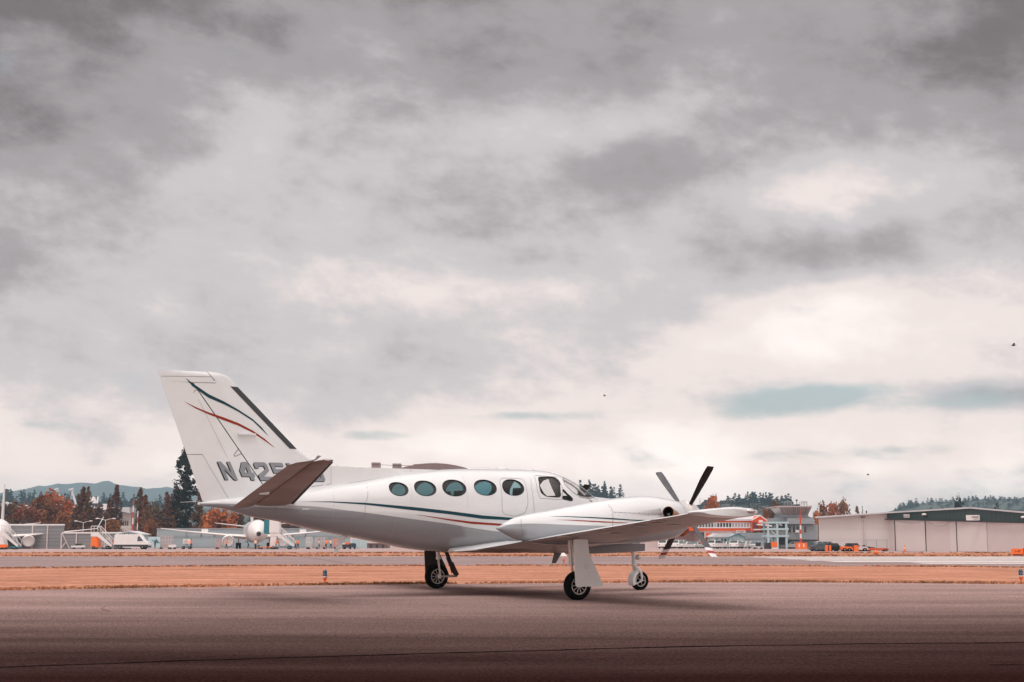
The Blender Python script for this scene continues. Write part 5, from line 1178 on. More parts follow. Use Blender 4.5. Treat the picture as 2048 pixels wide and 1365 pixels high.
for px in (106, 136): g.bar(at(px + 2, 980.5, 425) - gs.location, at(px + 10, 978.5, 425) - gs.location, .3, None, 6); g.bar(at(px + 10, 976, 425) - gs.location, at(px + 9, 990, 425) - gs.location, .2, None, 6)
g.build('light_masts', b_roof, gs)
g = MB()
for k, (a, b) in enumerate(((181, 178.5), (184, 186), (187.5, 187), (191, 189), (194.5, 196))): g.bar(at(a, 1007, 430) - gs.location, at(b, 993.5 + (k % 2) * 2, 430) - gs.location, .28, None, 6)
g.bar(at(180, 1001, 430) - gs.location, at(196, 1003, 430) - gs.location, .22, None, 6)
g.build('roof_truss', b_wht, gs)
wb = empty('community_building', (ax(250, 330), 330, 0), 0, 'white building with tall columns between the poplars', 'building')
def WB(n_, m, *b): x, y, z = wb.location; bb = bx(*b); return MB().box(bb[0]-x, bb[1]-x, bb[2]-y, bb[3]-y, bb[4], bb[5]).build(n_, m, wb)
WB('wall', flat('pale_stucco', (.62, .54, .52), .8), 243, 260, 1027, 1070, 330, 8, 0); WB('side_wing', flat('pale_stucco', (.62, .54, .52), .8), 238, 262, 1052, 1072, 328, 8, 0)
MB().prism(gpl([(242, 1022), (244, 1015), (257, 1015), (259, 1027), (242, 1024)], 329, wb), -1.5, 9).build('roof', b_roof, wb)
for px in (244.5, 248.5, 252.5): WB('window', flat('brown_pane2', (.16, .09, .08), .4), px, px + 2.2, 1042, 1056, 329.8, .15)
for px in (239.5, 243.5, 248, 252.5, 257): WB('column', b_wht, px, px + 1.2, 1055, 1072, 327.6, .4)
# factory with curved roof behind the cabin
fb = empty('factory_hall', (ax(820, 420), 420, 0), 0, 'brown factory hall with low curved roof rising behind the cabin top', 'building')
x, y, z = fb.location; pts = [(800, 937)] + [(px, 926.8 + 11 * ((px - 866) / 70) ** 2) for px in range(808, 936, 8)] + [(937, 938.5)]
MB().prism([(ax(px, 420) - x, ht(py, 420)) for px, py in pts] + [(ax(937, 420) - x, ht(946, 420)), (ax(800, 420) - x, ht(946, 420))], -.4, 60).build('curved_roof', b_mau, fb); MB().box(ax(800, 420) - x, ax(937, 420) - x, 0, 60, 0, ht(946, 420)).build('hall_wall', b_block, fb)
MB().box(ax(640, 422) - x, ax(800, 422) - x, 2, 60, 0, ht(938, 422)).build('flat_hall', b_block, fb)
for i, (x0, x1, y0) in enumerate(((740.5, 757, 925.2), (783, 799.5, 927.3), (825.5, 841, 928.5))):
    b0 = MB().box(ax(x0, 421) - x, ax(x1, 421) - x, 1.2, 5, ht(937, 421), ht(y0, 421)).build('roof_unit', flat('roof_unit_mauve', (.30, .22, .22), .8), fb); MB().box(ax(x0, 421) - x, ax(x1, 421) - x, 1.0, 1.19, ht(y0 + 4.2, 421), ht(y0 + 3.8, 421)).build('unit_line', b_dark, b0)
g = MB(); g.bar((ax(757, 421) - x, 3, ht(929.6, 421)), (ax(830, 421) - x, 3, ht(931.5, 421)), .07, None, 5); g.build('roof_pipe', b_mau, fb)
g = MB(); g.box(ax(864, 420) - x, ax(872, 420) - x, 2, 5, ht(928, 420), ht(926, 420)); g.bar((ax(868.5, 420) - x, 3, ht(926, 420)), (ax(868.5, 420) - x, 3, ht(923.2, 420)), .06, None, 5); g.build('roof_vent', b_mau, fb)
lw = empty('storage_building', (ax(770, 290), 290, 0), 0, 'low brown building seen under the belly near the far wheel', 'building'); MB().box(ax(734, 290) - lw.location.x, ax(775, 290) - lw.location.x, 0, 6, 0, ht(1087, 290)).build('wall', b_mau, lw); MB().box(ax(734, 290) - lw.location.x, ax(775, 290) - lw.location.x, -.3, 6.2, ht(1087, 290), ht(1086, 290)).build('roof_edge', b_beige, lw)
for px in (740, 752, 764): MB().box(ax(px, 290) - lw.location.x, ax(px + 4, 290) - lw.location.x, -.08, .02, .1, ht(1090, 290)).build('door', b_dark, lw)

# ------------------------------------------------------------------ lamp posts
def lamp_post(px, py, Y, arm, label):
    e = empty('lamp_post', (ax(px, Y), Y, 0), 0, label, 'lamp post', 'double-armed lamp posts'); z = ht(py, Y)
    MB().bar((0, 0, 0), (0, 0, z), .11, .07, 8).build('pole', b_beige, e)
    for s2 in (-1, 1): a_ = MB().tube([(0, 0, z), (s2 * arm * .45, 0, z + .22), (s2 * arm * .85, 0, z + .34)], [.05, .045, .04], 6).build('arm', b_wht, e); g = MB(); g.sphere((s2 * arm, 0, z + .34), .24, 10, 6, .45, 1.7, .8); g.build('lamp_head', b_wht, a_, 60)
lamp_post(165, 1046, 290, 1.5, 'double-armed lamp post above the left wing tip'); lamp_post(209.5, 1041, 280, 1.6, 'taller double-armed lamp post beside the poplars')

# ------------------------------------------------------------------ airliners
def airliner(label, loc, rz, winglets, nose_m, body_m):
    """parked jet facing the photographer: x forward, standing on its gear"""
    e = empty('airliner', loc, rz, label, 'airliner', 'parked jet airliners'); Rf = 1.90; zc = 3.15; n = 28
    P_ = [(18.5, .02, -.55), (18.3, .35, -.5), (17.8, .75, -.42), (17, 1.15, -.28), (16, 1.5, -.12), (14.8, 1.78, -.02), (13.5, 1.9, 0), (9, 1.9, 0), (-7, 1.9, 0), (-11, 1.7, .12), (-15, 1.1, .55), (-18, .55, .9), (-19.5, .2, 1.05)]
    def rg(x, r, dz): return [(x, r*math.cos(2*math.pi*k/n), zc + dz + r*math.sin(2*math.pi*k/n) * (1.05 if r > 1 else 1)) for k in range(n)]
    fb_ = MB().loft([rg(*q) for q in P_[5:]]).build('fuselage', body_m, e, smooth=50); MB().loft([rg(x, r * 1.001, dz) for x, r, dz in P_[:6]]).build('nose', nose_m, e, smooth=50)
    g = MB(); g.sphere((18.25, 0, zc - .52), .42, 14, 8, 1, .8); g.build('radome', b_dark, e, 60)
    for y0, y1 in ((-.95, -.55), (-.5, -.04), (.04, .5), (.55, .95)):
        g = MB(); z0, z1 = zc + .42, zc + .80; xx = lambda y: 16.75 - abs(y) * .55
        g.add([(xx(y0) + .12, y0, z0), (xx(y1) + .12, y1, z0), (xx(y1) - .35, y1 * .95, z1), (xx(y0) - .35, y0 * .95, z1), (xx(y0) - .4, y0, z0), (xx(y1) - .4, y1, z0), (xx(y1) - .8, y1 * .9, z1), (xx(y0) - .8, y0 * .9, z1)], [(0,1,2,3), (4,7,6,5), (0,4,5,1), (1,5,6,2), (2,6,7,3), (3,7,4,0)]); g.build('cockpit_window', b_pane, e)
    for s2 in (-1, 1):
        rings = []
        for a, xl, c_, z, t_ in ((1.5, 4.6, 7.0, 2.15, .9), (5.2, 2.2, 4.2, 2.50, .5), (11, -1.0, 2.7, 3.05, .3), (17.0, -4.3, 1.5, 3.75, .14)): rings.append([(xl - c_*(1 - math.cos(math.pi*k/8))/2 if k <= 8 else xl - c_*(1 + math.cos(math.pi*(k-8)/8))/2, s2*a, z + math.sin(2*math.pi*k/16)*t_/2) for k in range(16)])
        wg_ = MB().loft(rings).build('wing', b_wht, e, smooth=40)
        if winglets:
            for pts in ([(-4.4, 17.0, 3.75), (-5.8, 17.0, 3.75), (-7.2, 18.2, 6.0), (-6.6, 18.2, 6.0)], [(-4.7, 17.0, 3.72), (-5.6, 17.0, 3.72), (-6.3, 17.9, 3.05), (-6.0, 17.9, 3.05)]):
                g = MB(); v_ = [(x, s2*y, z) for x, y, z in pts] + [(x, s2*(y + .09), z) for x, y, z in pts]; g.add(v_, [(0,1,2,3), (7,6,5,4), (0,4,5,1), (1,5,6,2), (2,6,7,3), (3,7,4,0)]); g.build('winglet', b_wht, wg_)
        en = MB().lathe([(.78, 3.0), (1.02, 2.9), (1.10, 2.3), (1.08, 1.0), (.85, -.6), (.55, -1.2)], (3.2, s2*4.85, 1.42), 'x', 28).build('engine', b_wht, e, smooth=40)
        MB().lathe([(.80, 2.95), (.80, 2.2), (.02, 2.2)], (3.2, s2*4.85, 1.42), 'x', 28).build('intake', b_dark, en, smooth=30); MB().lathe([(.80, 3.02), (.90, 3.06), (1.0, 2.98)], (3.2, s2*4.85, 1.42), 'x', 28).build('intake_ring', m_stl, en, smooth=60)
        MB().box(1.8, 4.5, s2*4.85 - .12, s2*4.85 + .12, 2.2, 2.75).build('pylon', b_wht, e)
        for a in (7.2, 9.6): g = MB(); g.tube([(-1.2, s2*a, 2.65), (-2.4, s2*a, 2.35), (-4.0, s2*a, 2.2)], [.12, .18, .04], 6); g.build('flap_fairing', b_grey, wg_)
        MB().box(-.6 - .8, -.2 - .8, s2*9 - .6, s2*9 + .6, 3.0, 3.6).build('spoiler', b_wht, wg_)
        rings = [[(-14.5 - (a-.6)*.55 - c_*u, s2*a, 4.2 + (a-.6)*.12 + dz) for u, dz in ((0, 0), (.3, t_), (1, 0), (.3, -t_))] for a, c_, t_ in ((.6, 3.6, .16), (7.0, 1.4, .06))]; MB().loft(rings).build('tailplane', b_wht, e)
        for y in (2.55, 3.1): MB().lathe([(.3, -.18), (.55, -.2), (.56, .2), (.3, .2)], (-1.0, s2*y, .56), 'y', 20).build('main_wheel', b_tyre, e, smooth=40)
        MB().bar((-1.0, s2*2.85, .5), (-1.0, s2*2.85, 2.3), .12, None, 8).build('main_leg', m_stl, e)
    for y in (-.28, .28): MB().lathe([(.15, -.1), (.34, -.11), (.34, .11), (.15, .1)], (14.0, y, .35), 'y', 18).build('nose_wheel', b_tyre, e, smooth=40)
    MB().bar((14, 0, .3), (14.1, 0, 1.6), .09, None, 8).build('nose_leg', b_wht, e)
    fn = MB().loft([[(xl - c_*u, y_, z) for u, y_ in ((0, 0), (.3, t_), (1, 0), (.3, -t_))] for xl, c_, z, t_ in ((-8.0, 9.0, 4.6, .12), (-11.3, 6.6, 5.6, .28), (-17.0, 2.6, 12.4, .13))]).build('tail_fin', b_wht, e)
    MB().loft([[(xl - c_*u, y_, z) for u, y_ in ((0, .02), (.3, t_), (1, .02), (1, -.02), (.3, -t_), (0, -.02))] for xl, c_, z, t_ in ((-13.2, 4.6, 5.7, .30), (-15.6, 3.2, 9.2, .24))]).build('fin_emblem', b_teal, fn)
    return e
def facing(px_n, Yn, px_t, Yt):
    a, b = Vector((ax(px_n, Yn), Yn)), Vector((ax(px_t, Yt), Yt)); d = (a - b).normalized(); return a - d * 18.5, math.atan2(d.y, d.x)
c0, rz = facing(517, 248, 500, 286); airliner('grey and white jet airliner facing the camera under the tail of the aeroplane', (c0.x, c0.y, 0), rz, False, b_wht, flat('airliner_grey', (.50, .49, .50), .4))
c0, rz = facing(-4, 243, 4, 281); airliner('white jet airliner with teal fin at the left edge, its wing with split wing tip', (c0.x, c0.y, 0), rz, True, b_wht, b_wht)

# ------------------------------------------------------------------ air stairs and ramp equipment
def air_stairs(label, px0, px1, Y, H_, m_side, canopy=None, flip=1):
    e = empty('air_stairs', (ax((px0+px1)/2, Y), Y, 0), 0, label, 'air stairs', 'boarding stairs on the apron'); w_ = (ax(px1, Y) - ax(px0, Y)) / 2; f = flip
    for y0, y1 in ((-.9, -.82), (.82, .9)):
        MB().prism([(f*-w_, .35), (f*-w_*.93, H_*.72), (f*-w_*.45, H_*.72), (f*-w_*.25, .35)], y0, y1).build('side_panel', m_side, e)
        MB().prism([(f*-w_, H_*.74), (f*-w_, H_), (f*-w_*.35, H_), (f*w_, .75), (f*w_, .35), (f*-w_*.38, H_*.74)], y0, y1).build('stringer', b_wht, e)
    g = MB(); N_ = 12
    for k in range(N_): u = k / N_; x0 = f*(-w_*.35 + (w_*1.35)*u); x1 = f*(-w_*.35 + (w_*1.35)*(u + 1/N_)); zt_ = H_ - (H_ - .5)*(k + .5)/N_; g.box(min(x0, x1), max(x0, x1), -.8, .8, zt_ - .12, zt_)
    g.build('steps', b_grey, e)
    g = MB()
    for y in (-.86, .86):
        g.bar((f*-w_, y, H_ + 1.0), (f*-w_*.35, y, H_ + 1.0), .05, None, 5); g.bar((f*-w_*.35, y, H_ + 1.0), (f*w_, y, 1.5), .05, None, 5)
        for u in (0, .33, .66, 1): x = f*(-w_*.35 + w_*1.35*u); z = H_ - (H_ - .5)*u; g.bar((x, y, z), (x, y, z + 1), .04, None, 5)
        g.bar((f*-w_, y, H_), (f*-w_, y, H_ + 1), .05, None, 5)
    g.build('handrail', b_wht, e); wheels(e, (-w_*.7, w_*.6), .8, .3, .2)
    if canopy: MB().prism([(f*-w_*1.05, H_ - .2), (f*-w_*1.05, H_ + 2.2), (f*-w_*.25, H_ + 2.0), (f*-w_*.2, H_ - .2)], -1.0, 1.0).build('canopy', b_wht, e); MB().prism(rounded([(f*-w_*1.5, H_ - .4), (f*-w_*1.5, H_ + 1.9), (f*-w_*1.3, H_ + 2.4), (f*-w_*1.051, H_ + 2.3), (f*-w_*1.051, H_ - .4)], .2), -1.0, 1.0).build('canopy_hood', canopy, e)
    return e
air_stairs('white boarding stairs with teal hooded canopy at the front-facing airliner', 541, 589, 246, 3.0, b_wht, b_teal)
air_stairs('orange-sided boarding stairs with white rails left of the panel van', 184, 226, 244, 2.9, b_org)
air_stairs('white boarding stairs in front of the left airliner engine', -2, 39, 238, 2.9, b_wht, None)
def board(px0, px1, py, Y, label, m, name='display_board', cat='board'):
    e = empty(name, (ax(px0, Y), Y, 0), 0, label, cat); w_ = ax(px1, Y) - ax(px0, Y); z = ht(py, Y)
    for x in (.1, w_ - .1): MB().box(x - .05, x + .05, -.05, .05, 0, z).build('leg', b_grey, e)
    p_ = MB().box(0, w_, -.12, -.051, .25, z).build('panel', m, e); return e, w_, z, p_
e, w_, z, p_ = board(297, 320.5, 1074, 250, 'pale blue display board with dark teal slanting lines right of the van', flat('board_blue', (.50, .66, .70), .6))
for k in range(3): MB().prism([(.5 + k*.38, z - .5), (.68 + k*.38, z - .5), (1.35 + k*.38, z - 1.15), (1.17 + k*.38, z - 1.15)], -.14, -.125).build('teal_line', b_teal, p_)
def lattice(px0, px1, py, Y, rows, cols, label, m=b_wht, name='cargo_rack'):
    e = empty(name, (ax(px0, Y), Y, 0), 0, label, 'rack'); w_ = ax(px1, Y) - ax(px0, Y); h_ = ht(py, Y); g = MB()
    for k in range(cols + 1): g.box(w_*k/cols - .04, w_*k/cols + .04, 0, .08, .2, h_); g.box(w_*k/cols - .04, w_*k/cols + .04, 1.4, 1.48, .2, h_)
    for k in range(rows + 1): z = .2 + (h_ - .2)*k/rows; g.box(0, w_, 0, .08, z - .05, z + .05); g.box(0, w_, 1.4, 1.48, z - .05, z + .05); g.box(0, .08, .09, 1.39, z - .05, z + .05); g.box(w_ - .08, w_, .09, 1.39, z - .05, z + .05)
    g.build('frame', m, e); MB().box(.08, w_ - .08, .5, 1.35, .25, h_ * .45).build('load', b_beige, e); wheels(e, (.3, w_ - .3), .0 + .6, .18, .12); return e
lattice(320, 343, 1072.5, 252, 3, 4, 'pinkish wheeled cage rack right of the blue display board', flat('rack_pink', (.62, .50, .48)))
lattice(204, 217, 1077, 247, 2, 3, 'small cage trolley beside the orange stairs'); lattice(431, 440, 1080, 250, 3, 2, 'slim red and white step ladder stand under the airliner wing', flat('stand_pink', (.66, .36, .32)))
lattice(612, 622, 1075, 251, 2, 2, 'white framed stand right of the boarding stairs'); lattice(631, 652, 1076, 252, 3, 4, 'tall pale pink equipment frame under the tail', flat('rack_pink', (.62, .50, .48)))
lattice(667, 674, 1078, 250, 3, 1, 'narrow orange frame under the tail', b_org)
def cart(px, Y, m, label, L=1.2, h_=.75, extra=None):
    e = empty('baggage_cart', (ax(px, Y), Y, 0), 0, label, 'cart', 'small ramp carts'); MB().prism(rounded([(-L/2, .32), (-L/2, h_), (L/2 - .15, h_ + .03), (L/2, h_ - .2), (L/2, .32)], .08), -.5, .5).build('body', m, e); wheels(e, (-L*.32, L*.32), .42, .16, .12); MB().bar((L/2, 0, .3), (L/2 + .5, 0, .16), .03, None, 6).build('towbar', b_dark, e)
    if extra: MB().box(-L*.2, L*.25, -.3, .3, h_, h_ + .35).build('load', extra, e)
    return e
cart(345, 247, b_wht, 'small white cart alone on the apron'); cart(226, 246, b_beige, 'beige cart beside the rear of the panel van', 1.5, .95, b_org); cart(157, 246, b_wht, 'white ramp cart with dark box below the left lamp post', 2.2, .6, b_dark)
cart(20, 234, b_teal, 'teal tug at the foot of the left stairs', 3.0, .5); cart(6, 233, b_org, 'orange cart at the left frame edge', 1.4, .8); cart(568, 244, b_teal, 'long teal trolley below the hooded stairs', 3.6, .42); cart(533, 244, b_org, 'low orange dolly under the airliner nose', 2.6, .42)
cart(694, 248, b_dark, 'dark cart with orange load behind the belly antenna', 1.6, .8, b_org); cart(705, 250, flat('navy', (.02, .04, .07)), 'navy cart under the belly', 1.2, 1.0); cart(684, 250, b_wht, 'white cart with teal cover under the belly', 1.6, 1.1, b_teal)
es = empty('engine_stand', (ax(374, 250), 250, 0), 0, 'white engine stand with round disc beside an orange-clad worker', 'stand'); MB().box(-.7, .5, 0, .6, .9, 1.75).build('panel', b_wht, es); MB().lathe([(.15, 0), (.36, -.03), (.36, -.08), (.15, -.06)], (-.2, -.02, 1.3), 'y', 20).build('disc', flat('rack_pink', (.62, .50, .48)), es, smooth=30); wheels(es, (-.6, .5), .3, .25, .15)
MB().bar((0, .3, .2), (0, .3, .9), .06, None, 6).build('leg', b_grey, es)

# ------------------------------------------------------------------ people on the apron
def make_person(lean, arm, legs, mats):
    """one continuous body grown over a jointed skeleton"""
    V = []; E_ = []; Rr = []
    def v(p, r, par=None):
        V.append(p); Rr.append(r)
        if par is not None: E_.append((par, len(V) - 1))
        return len(V) - 1
    lx = lean
    hip = v((0, 0, .93), .135); wst = v((lx*.3, 0, 1.10), .13, hip); ch = v((lx*.7, 0, 1.32), .155, wst); nk = v((lx, 0, 1.47), .06, ch); hd = v((lx*1.1 + .01, 0, 1.60), .085, nk); v((lx*1.15 + .02, 0, 1.72), .07, hd)
    for s2 in (-1, 1):
        h_ = v((0, s2*.10, .88), .095, hip); k = v((legs*s2*.5 + .03, s2*.11, .50), .065, h_); a_ = v((legs*s2, s2*.11, .09), .045, k); v((legs*s2 + .15, s2*.12, .04), .04, a_)
        sh_ = v((lx*.95, s2*.19, 1.40), .06, ch); el_ = v((lx + arm*.4 - .04, s2*.25, 1.15), .045, sh_); wr = v((lx + arm*.4 + .10 + arm*.4, s2*.23, .97 + arm*.25), .032, el_); pm = v((lx + arm*.8 + .14, s2*.22, .93 + arm*.27), .03, wr)
        for q in range(4): v((lx + arm*.8 + .20, s2*(.19 + .02*q), .88 + arm*.28), .010, pm)
        v((lx + arm*.8 + .18, s2*.18, .93 + arm*.27), .010, pm)
    me = bpy.data.meshes.new('person'); me.from_pydata(V, E_, []); o = bpy.data.objects.new('person', me); col.objects.link(o)
    md = o.modifiers.new('s', 'SKIN'); md.use_smooth_shade = True
    for i, sv_ in enumerate(me.skin_vertices[0].data): sv_.radius = (Rr[i],) * 2; sv_.use_root = (i == 0)
    o.modifiers.new('d', 'SUBSURF').levels = 1
    dg = bpy.context.evaluated_depsgraph_get(); m2 = bpy.data.meshes.new_from_object(o.evaluated_get(dg)); o.modifiers.clear(); o.data = m2
    for m in mats: m2.materials.append(m)
    for p in m2.polygons:
        z, y = p.center.z, abs(p.center.y); p.material_index = 3 if (z > 1.49 and z < 1.66) or (y > .20 and z < 1.02 + arm*.25) else 2 if z >= 1.66 else 1 if z > .95 else 0 if z > .10 else 2
    return o
skn = flat('skin', (.45, .25, .18)); navy = flat('navy', (.02, .04, .07)); hair = flat('dark_hair', (.03, .02, .015))
PEOPLE = [(382.5, 249, .05, .3, .12, (navy, b_vest, hair, skn), 2.6, 'person in bright orange jacket beside the engine stand'),
          (453, 246, .1, .5, .15, (navy, b_vest, hair, skn), 0, 'person in orange vest near the airliner engine'),
          (497, 245, .35, .9, .1, (navy, b_teal, flat('yellow_hat', (.85, .55, .25)), skn), 3.0, 'person in teal top and yellow hat bending over a trolley'),
          (511, 245, .02, .1, .1, (navy, flat('pale_vest', (.85, .60, .40), .8), hair, skn), 1.5, 'person in pale yellow vest left of the airliner nose wheel'),
          (552, 244.5, .1, .6, .12, (navy, b_org, hair, skn), .4, 'person in orange top at the foot of the hooded stairs'),
          (591, 246, .0, .2, .1, (b_dark, flat('pale_vest', (.85, .60, .40), .8), hair, skn), 0, 'person in pale vest and black trousers right of the stairs'),
          (596, 245.5, .05, .4, .1, (b_dark, b_vest, hair, skn), 2.0, 'person in orange vest right beside the pale-vested one'),
          (638, 246, .0, .1, .1, (b_teal, flat('cream_shirt', (.7, .6, .5), .8), hair, skn), 0, 'person in cream top and teal trousers before the pink frame'),
          (652, 246, .1, .3, .12, (b_dark, b_vest, hair, skn), 1.0, 'person in orange top and black trousers right of the pink frame'),
          (662, 247, .2, .5, .12, (navy, flat('pale_vest', (.85, .60, .40), .8), hair, skn), 2.5, 'person leaning forward left of the narrow orange frame'),
          (310, 247, .2, .5, .12, (navy, navy, hair, skn), 1.0, 'person in dark blue in front of the blue display board')]
for px, Y, ln, am, lg, ms, rz, lab in PEOPLE:
    o = make_person(ln, am, lg, ms); o.location = (ax(px, Y), Y, .005); o.rotation_euler = (0, 0, rz); tag(o, lab, 'person', 'ramp workers')
    h_ = MB(); h_.sphere((ln*1.12 + .0, 0, 1.70), .105, 10, 6, .75); h_.build('hair' if ms[2] is hair else 'hat', ms[2], o, 60)
for px, py, lab in ((2027, 691, 'dark bird flying low at the right edge of the sky'), (1209, 792, 'tiny bird in the pale sky above the cabin'), (1736, 950, 'tiny bird gliding over the hangar')):
    Y = 90 if px == 2027 else 150; p = at(px, py, Y); o = MB(); k = .12
    o.sphere((0, 0, 0), .055, 10, 6, 1, 2.4, 1); o.add([(.08, 0, .02), (-.06, 0, .02), (-.08, .30, .10), (.02, .32, .11), (.08, 0, .005), (-.06, 0, .005), (-.08, .30, .09), (.02, .32, .10)], [(0,1,2,3), (7,6,5,4), (0,4,5,1), (1,5,6,2), (2,6,7,3), (3,7,4,0)])
    o.add([(.08, 0, .02), (-.06, 0, .02), (-.08, -.30, .08), (.02, -.32, .09), (.08, 0, .005), (-.06, 0, .005), (-.08, -.30, .07), (.02, -.32, .08)], [(0,1,2,3), (7,6,5,4), (0,4,5,1), (1,5,6,2), (2,6,7,3), (3,7,4,0)]); o.add([(-.1, .02, .01), (-.1, -.02, .01), (-.22, -.05, .01), (-.22, .05, .01)], [(0,1,2,3)])
    b_ = o.build('bird', b_dark); b_.location = p; b_.rotation_euler = (0, .1, 2.9); tag(b_, lab, 'bird')

# ------------------------------------------------------------------ trees
def leafm(n_, c, c2, rnd_=.5): return mat(n_, c, .9, c2=c2, vscale=.35, rnd=rnd_, fine=.35, fscale=2.2, spec=.1)
t_orange = leafm('maple_leaves', (.66, .22, .06), (.26, .09, .035), .2); t_brown = leafm('brown_leaves', (.20, .09, .05), (.075, .04, .028), .2); t_rust = leafm('rust_leaves', (.36, .13, .055), (.13, .055, .03), .2)
t_pop = leafm('poplar_leaves', (.26, .10, .05), (.08, .04, .025), .2); t_con = leafm('conifer_needles', (.040, .036, .030), (.012, .012, .011)); t_fcon = leafm('far_conifer_needles', (.022, .05, .05), (.010, .022, .024), .3)
t_grey = leafm('bare_twigs', (.24, .17, .15), (.12, .085, .08)); t_trunk = flat('bark', (.09, .055, .04), .9); t_wood = leafm('mixed_wood', (.16, .12, .10), (.05, .07, .065), .6)
def leaf_mesh(shape, n, size, seed, clumps=26):
    """crown of leaf clumps inside an uneven volume; unit height 1, unit radius 1"""
    r = random.Random(seed); g = MB(); cl = []
    for _ in range(clumps):
        z = r.random(); a = r.uniform(0, 6.283)
        if shape == 'round': rad = math.sqrt(max(0, 1 - (2*z - 1) ** 2)) * (.80 if z < .5 else .95); q = r.random() ** .45 * rad; cl.append((q*math.cos(a), q*math.sin(a), z, .34 * r.uniform(.6, 1.2)))
        elif shape == 'poplar': rad = (.55 + .45*math.sin(math.pi*min(1, z*1.25)**.8)) * (1 - z**3*.95); q = r.random() ** .5 * rad * .9; cl.append((q*math.cos(a), q*math.sin(a), z, .30 * r.uniform(.5, 1.1) * (1.15 - .7*z)))
        elif shape == 'conifer': rad = (1 - z) ** .85; q = r.uniform(.45, 1.05) * rad; cl.append((q*math.cos(a), q*math.sin(a), z - .05*q, .24 * (1.15 - z) * r.uniform(.6, 1.3)))
        elif shape == 'sparse': rad = (.35 + .65*(1 - z)) * (1 if z < .9 else .4); q = r.uniform(.2, 1.1) * rad; cl.append((q*math.cos(a), q*math.sin(a), z, .26 * r.uniform(.4, 1.1)))
    zs_ = {'round': .42, 'poplar': .16, 'conifer': .10, 'sparse': .12}[shape]
    for _ in range(n):
        c_ = r.choice(cl); d = Vector((r.gauss(0, 1), r.gauss(0, 1), r.gauss(0, 1))).normalized() * (r.random() ** .4) * c_[3]
        p = Vector((c_[0] + d.x, c_[1] + d.y, c_[2] + d.z * zs_ * 1.6)); u = Vector((r.gauss(0, 1), r.gauss(0, 1), r.gauss(0, .5))).normalized(); w_ = u.cross(Vector((r.gauss(0, 1), r.gauss(0, 1), r.gauss(0, 1)))).normalized(); s2 = size * r.uniform(.5, 1.4); zz = zs_ * 1.2
        g.add([(p.x + s2*u.x, p.y + s2*u.y, p.z + s2*u.z*zz), (p.x + s2*w_.x, p.y + s2*w_.y, p.z + s2*w_.z*zz), (p.x - s2*u.x, p.y - s2*u.y, p.z - s2*u.z*zz), (p.x - s2*w_.x*.7, p.y - s2*w_.y*.7, p.z - s2*w_.z*.7*zz)], [(0, 1, 2, 3)])
    me = bpy.data.meshes.new(shape); me.from_pydata(g.v, [], g.f); return me
LM = {}
def crown(shape, n, size, seed, m, clumps=26):
    k = (shape, n, size, seed, m.name)
    if k not in LM: me = leaf_mesh(shape, n, size, seed, clumps).copy(); me.materials.append(m); LM[k] = me
    return LM[k]
def tree(name, label, cat, px, py, Y, R_, m, shape, n=1500, size=.10, seed=1, zbase=0, ztrunk=.1, group=None, clumps=30, limbs=True):
    z1 = ht(py, Y, px); h_ = z1 - zbase; e = empty(name, (ax(px, Y), Y, zbase), 0, label, cat, group); r_px = R_ * Y / FPX
    o = bpy.data.objects.new('crown', crown(shape, n, size, seed, m, clumps)); col.objects.link(o); o.parent = e; o.location = (0, 0, h_ * ztrunk); o.scale = (r_px, r_px, h_ * (1 - ztrunk)); o.rotation_euler = (0, 0, seed * 1.3)
    g = MB(); tr = .02 * h_ + .06; g.tube([(0, 0, -.2), (.02*h_, 0, h_*.3), (0, .01*h_, h_*.6), (0, 0, h_*.92)], [tr, tr*.8, tr*.5, tr*.12], 7)
    if limbs:
        r = random.Random(seed)
        for k in range(7): z = h_*r.uniform(.25, .75); a = r.uniform(0, 6.28); q = r_px*r.uniform(.4, .8); g.tube([(0, 0, z), (q*.5*math.cos(a), q*.5*math.sin(a), z + q*.35), (q*math.cos(a), q*math.sin(a), z + q*.8)], [tr*.4, tr*.25, tr*.08], 5)
    g.build('trunk', t_trunk, e, smooth=60); return e
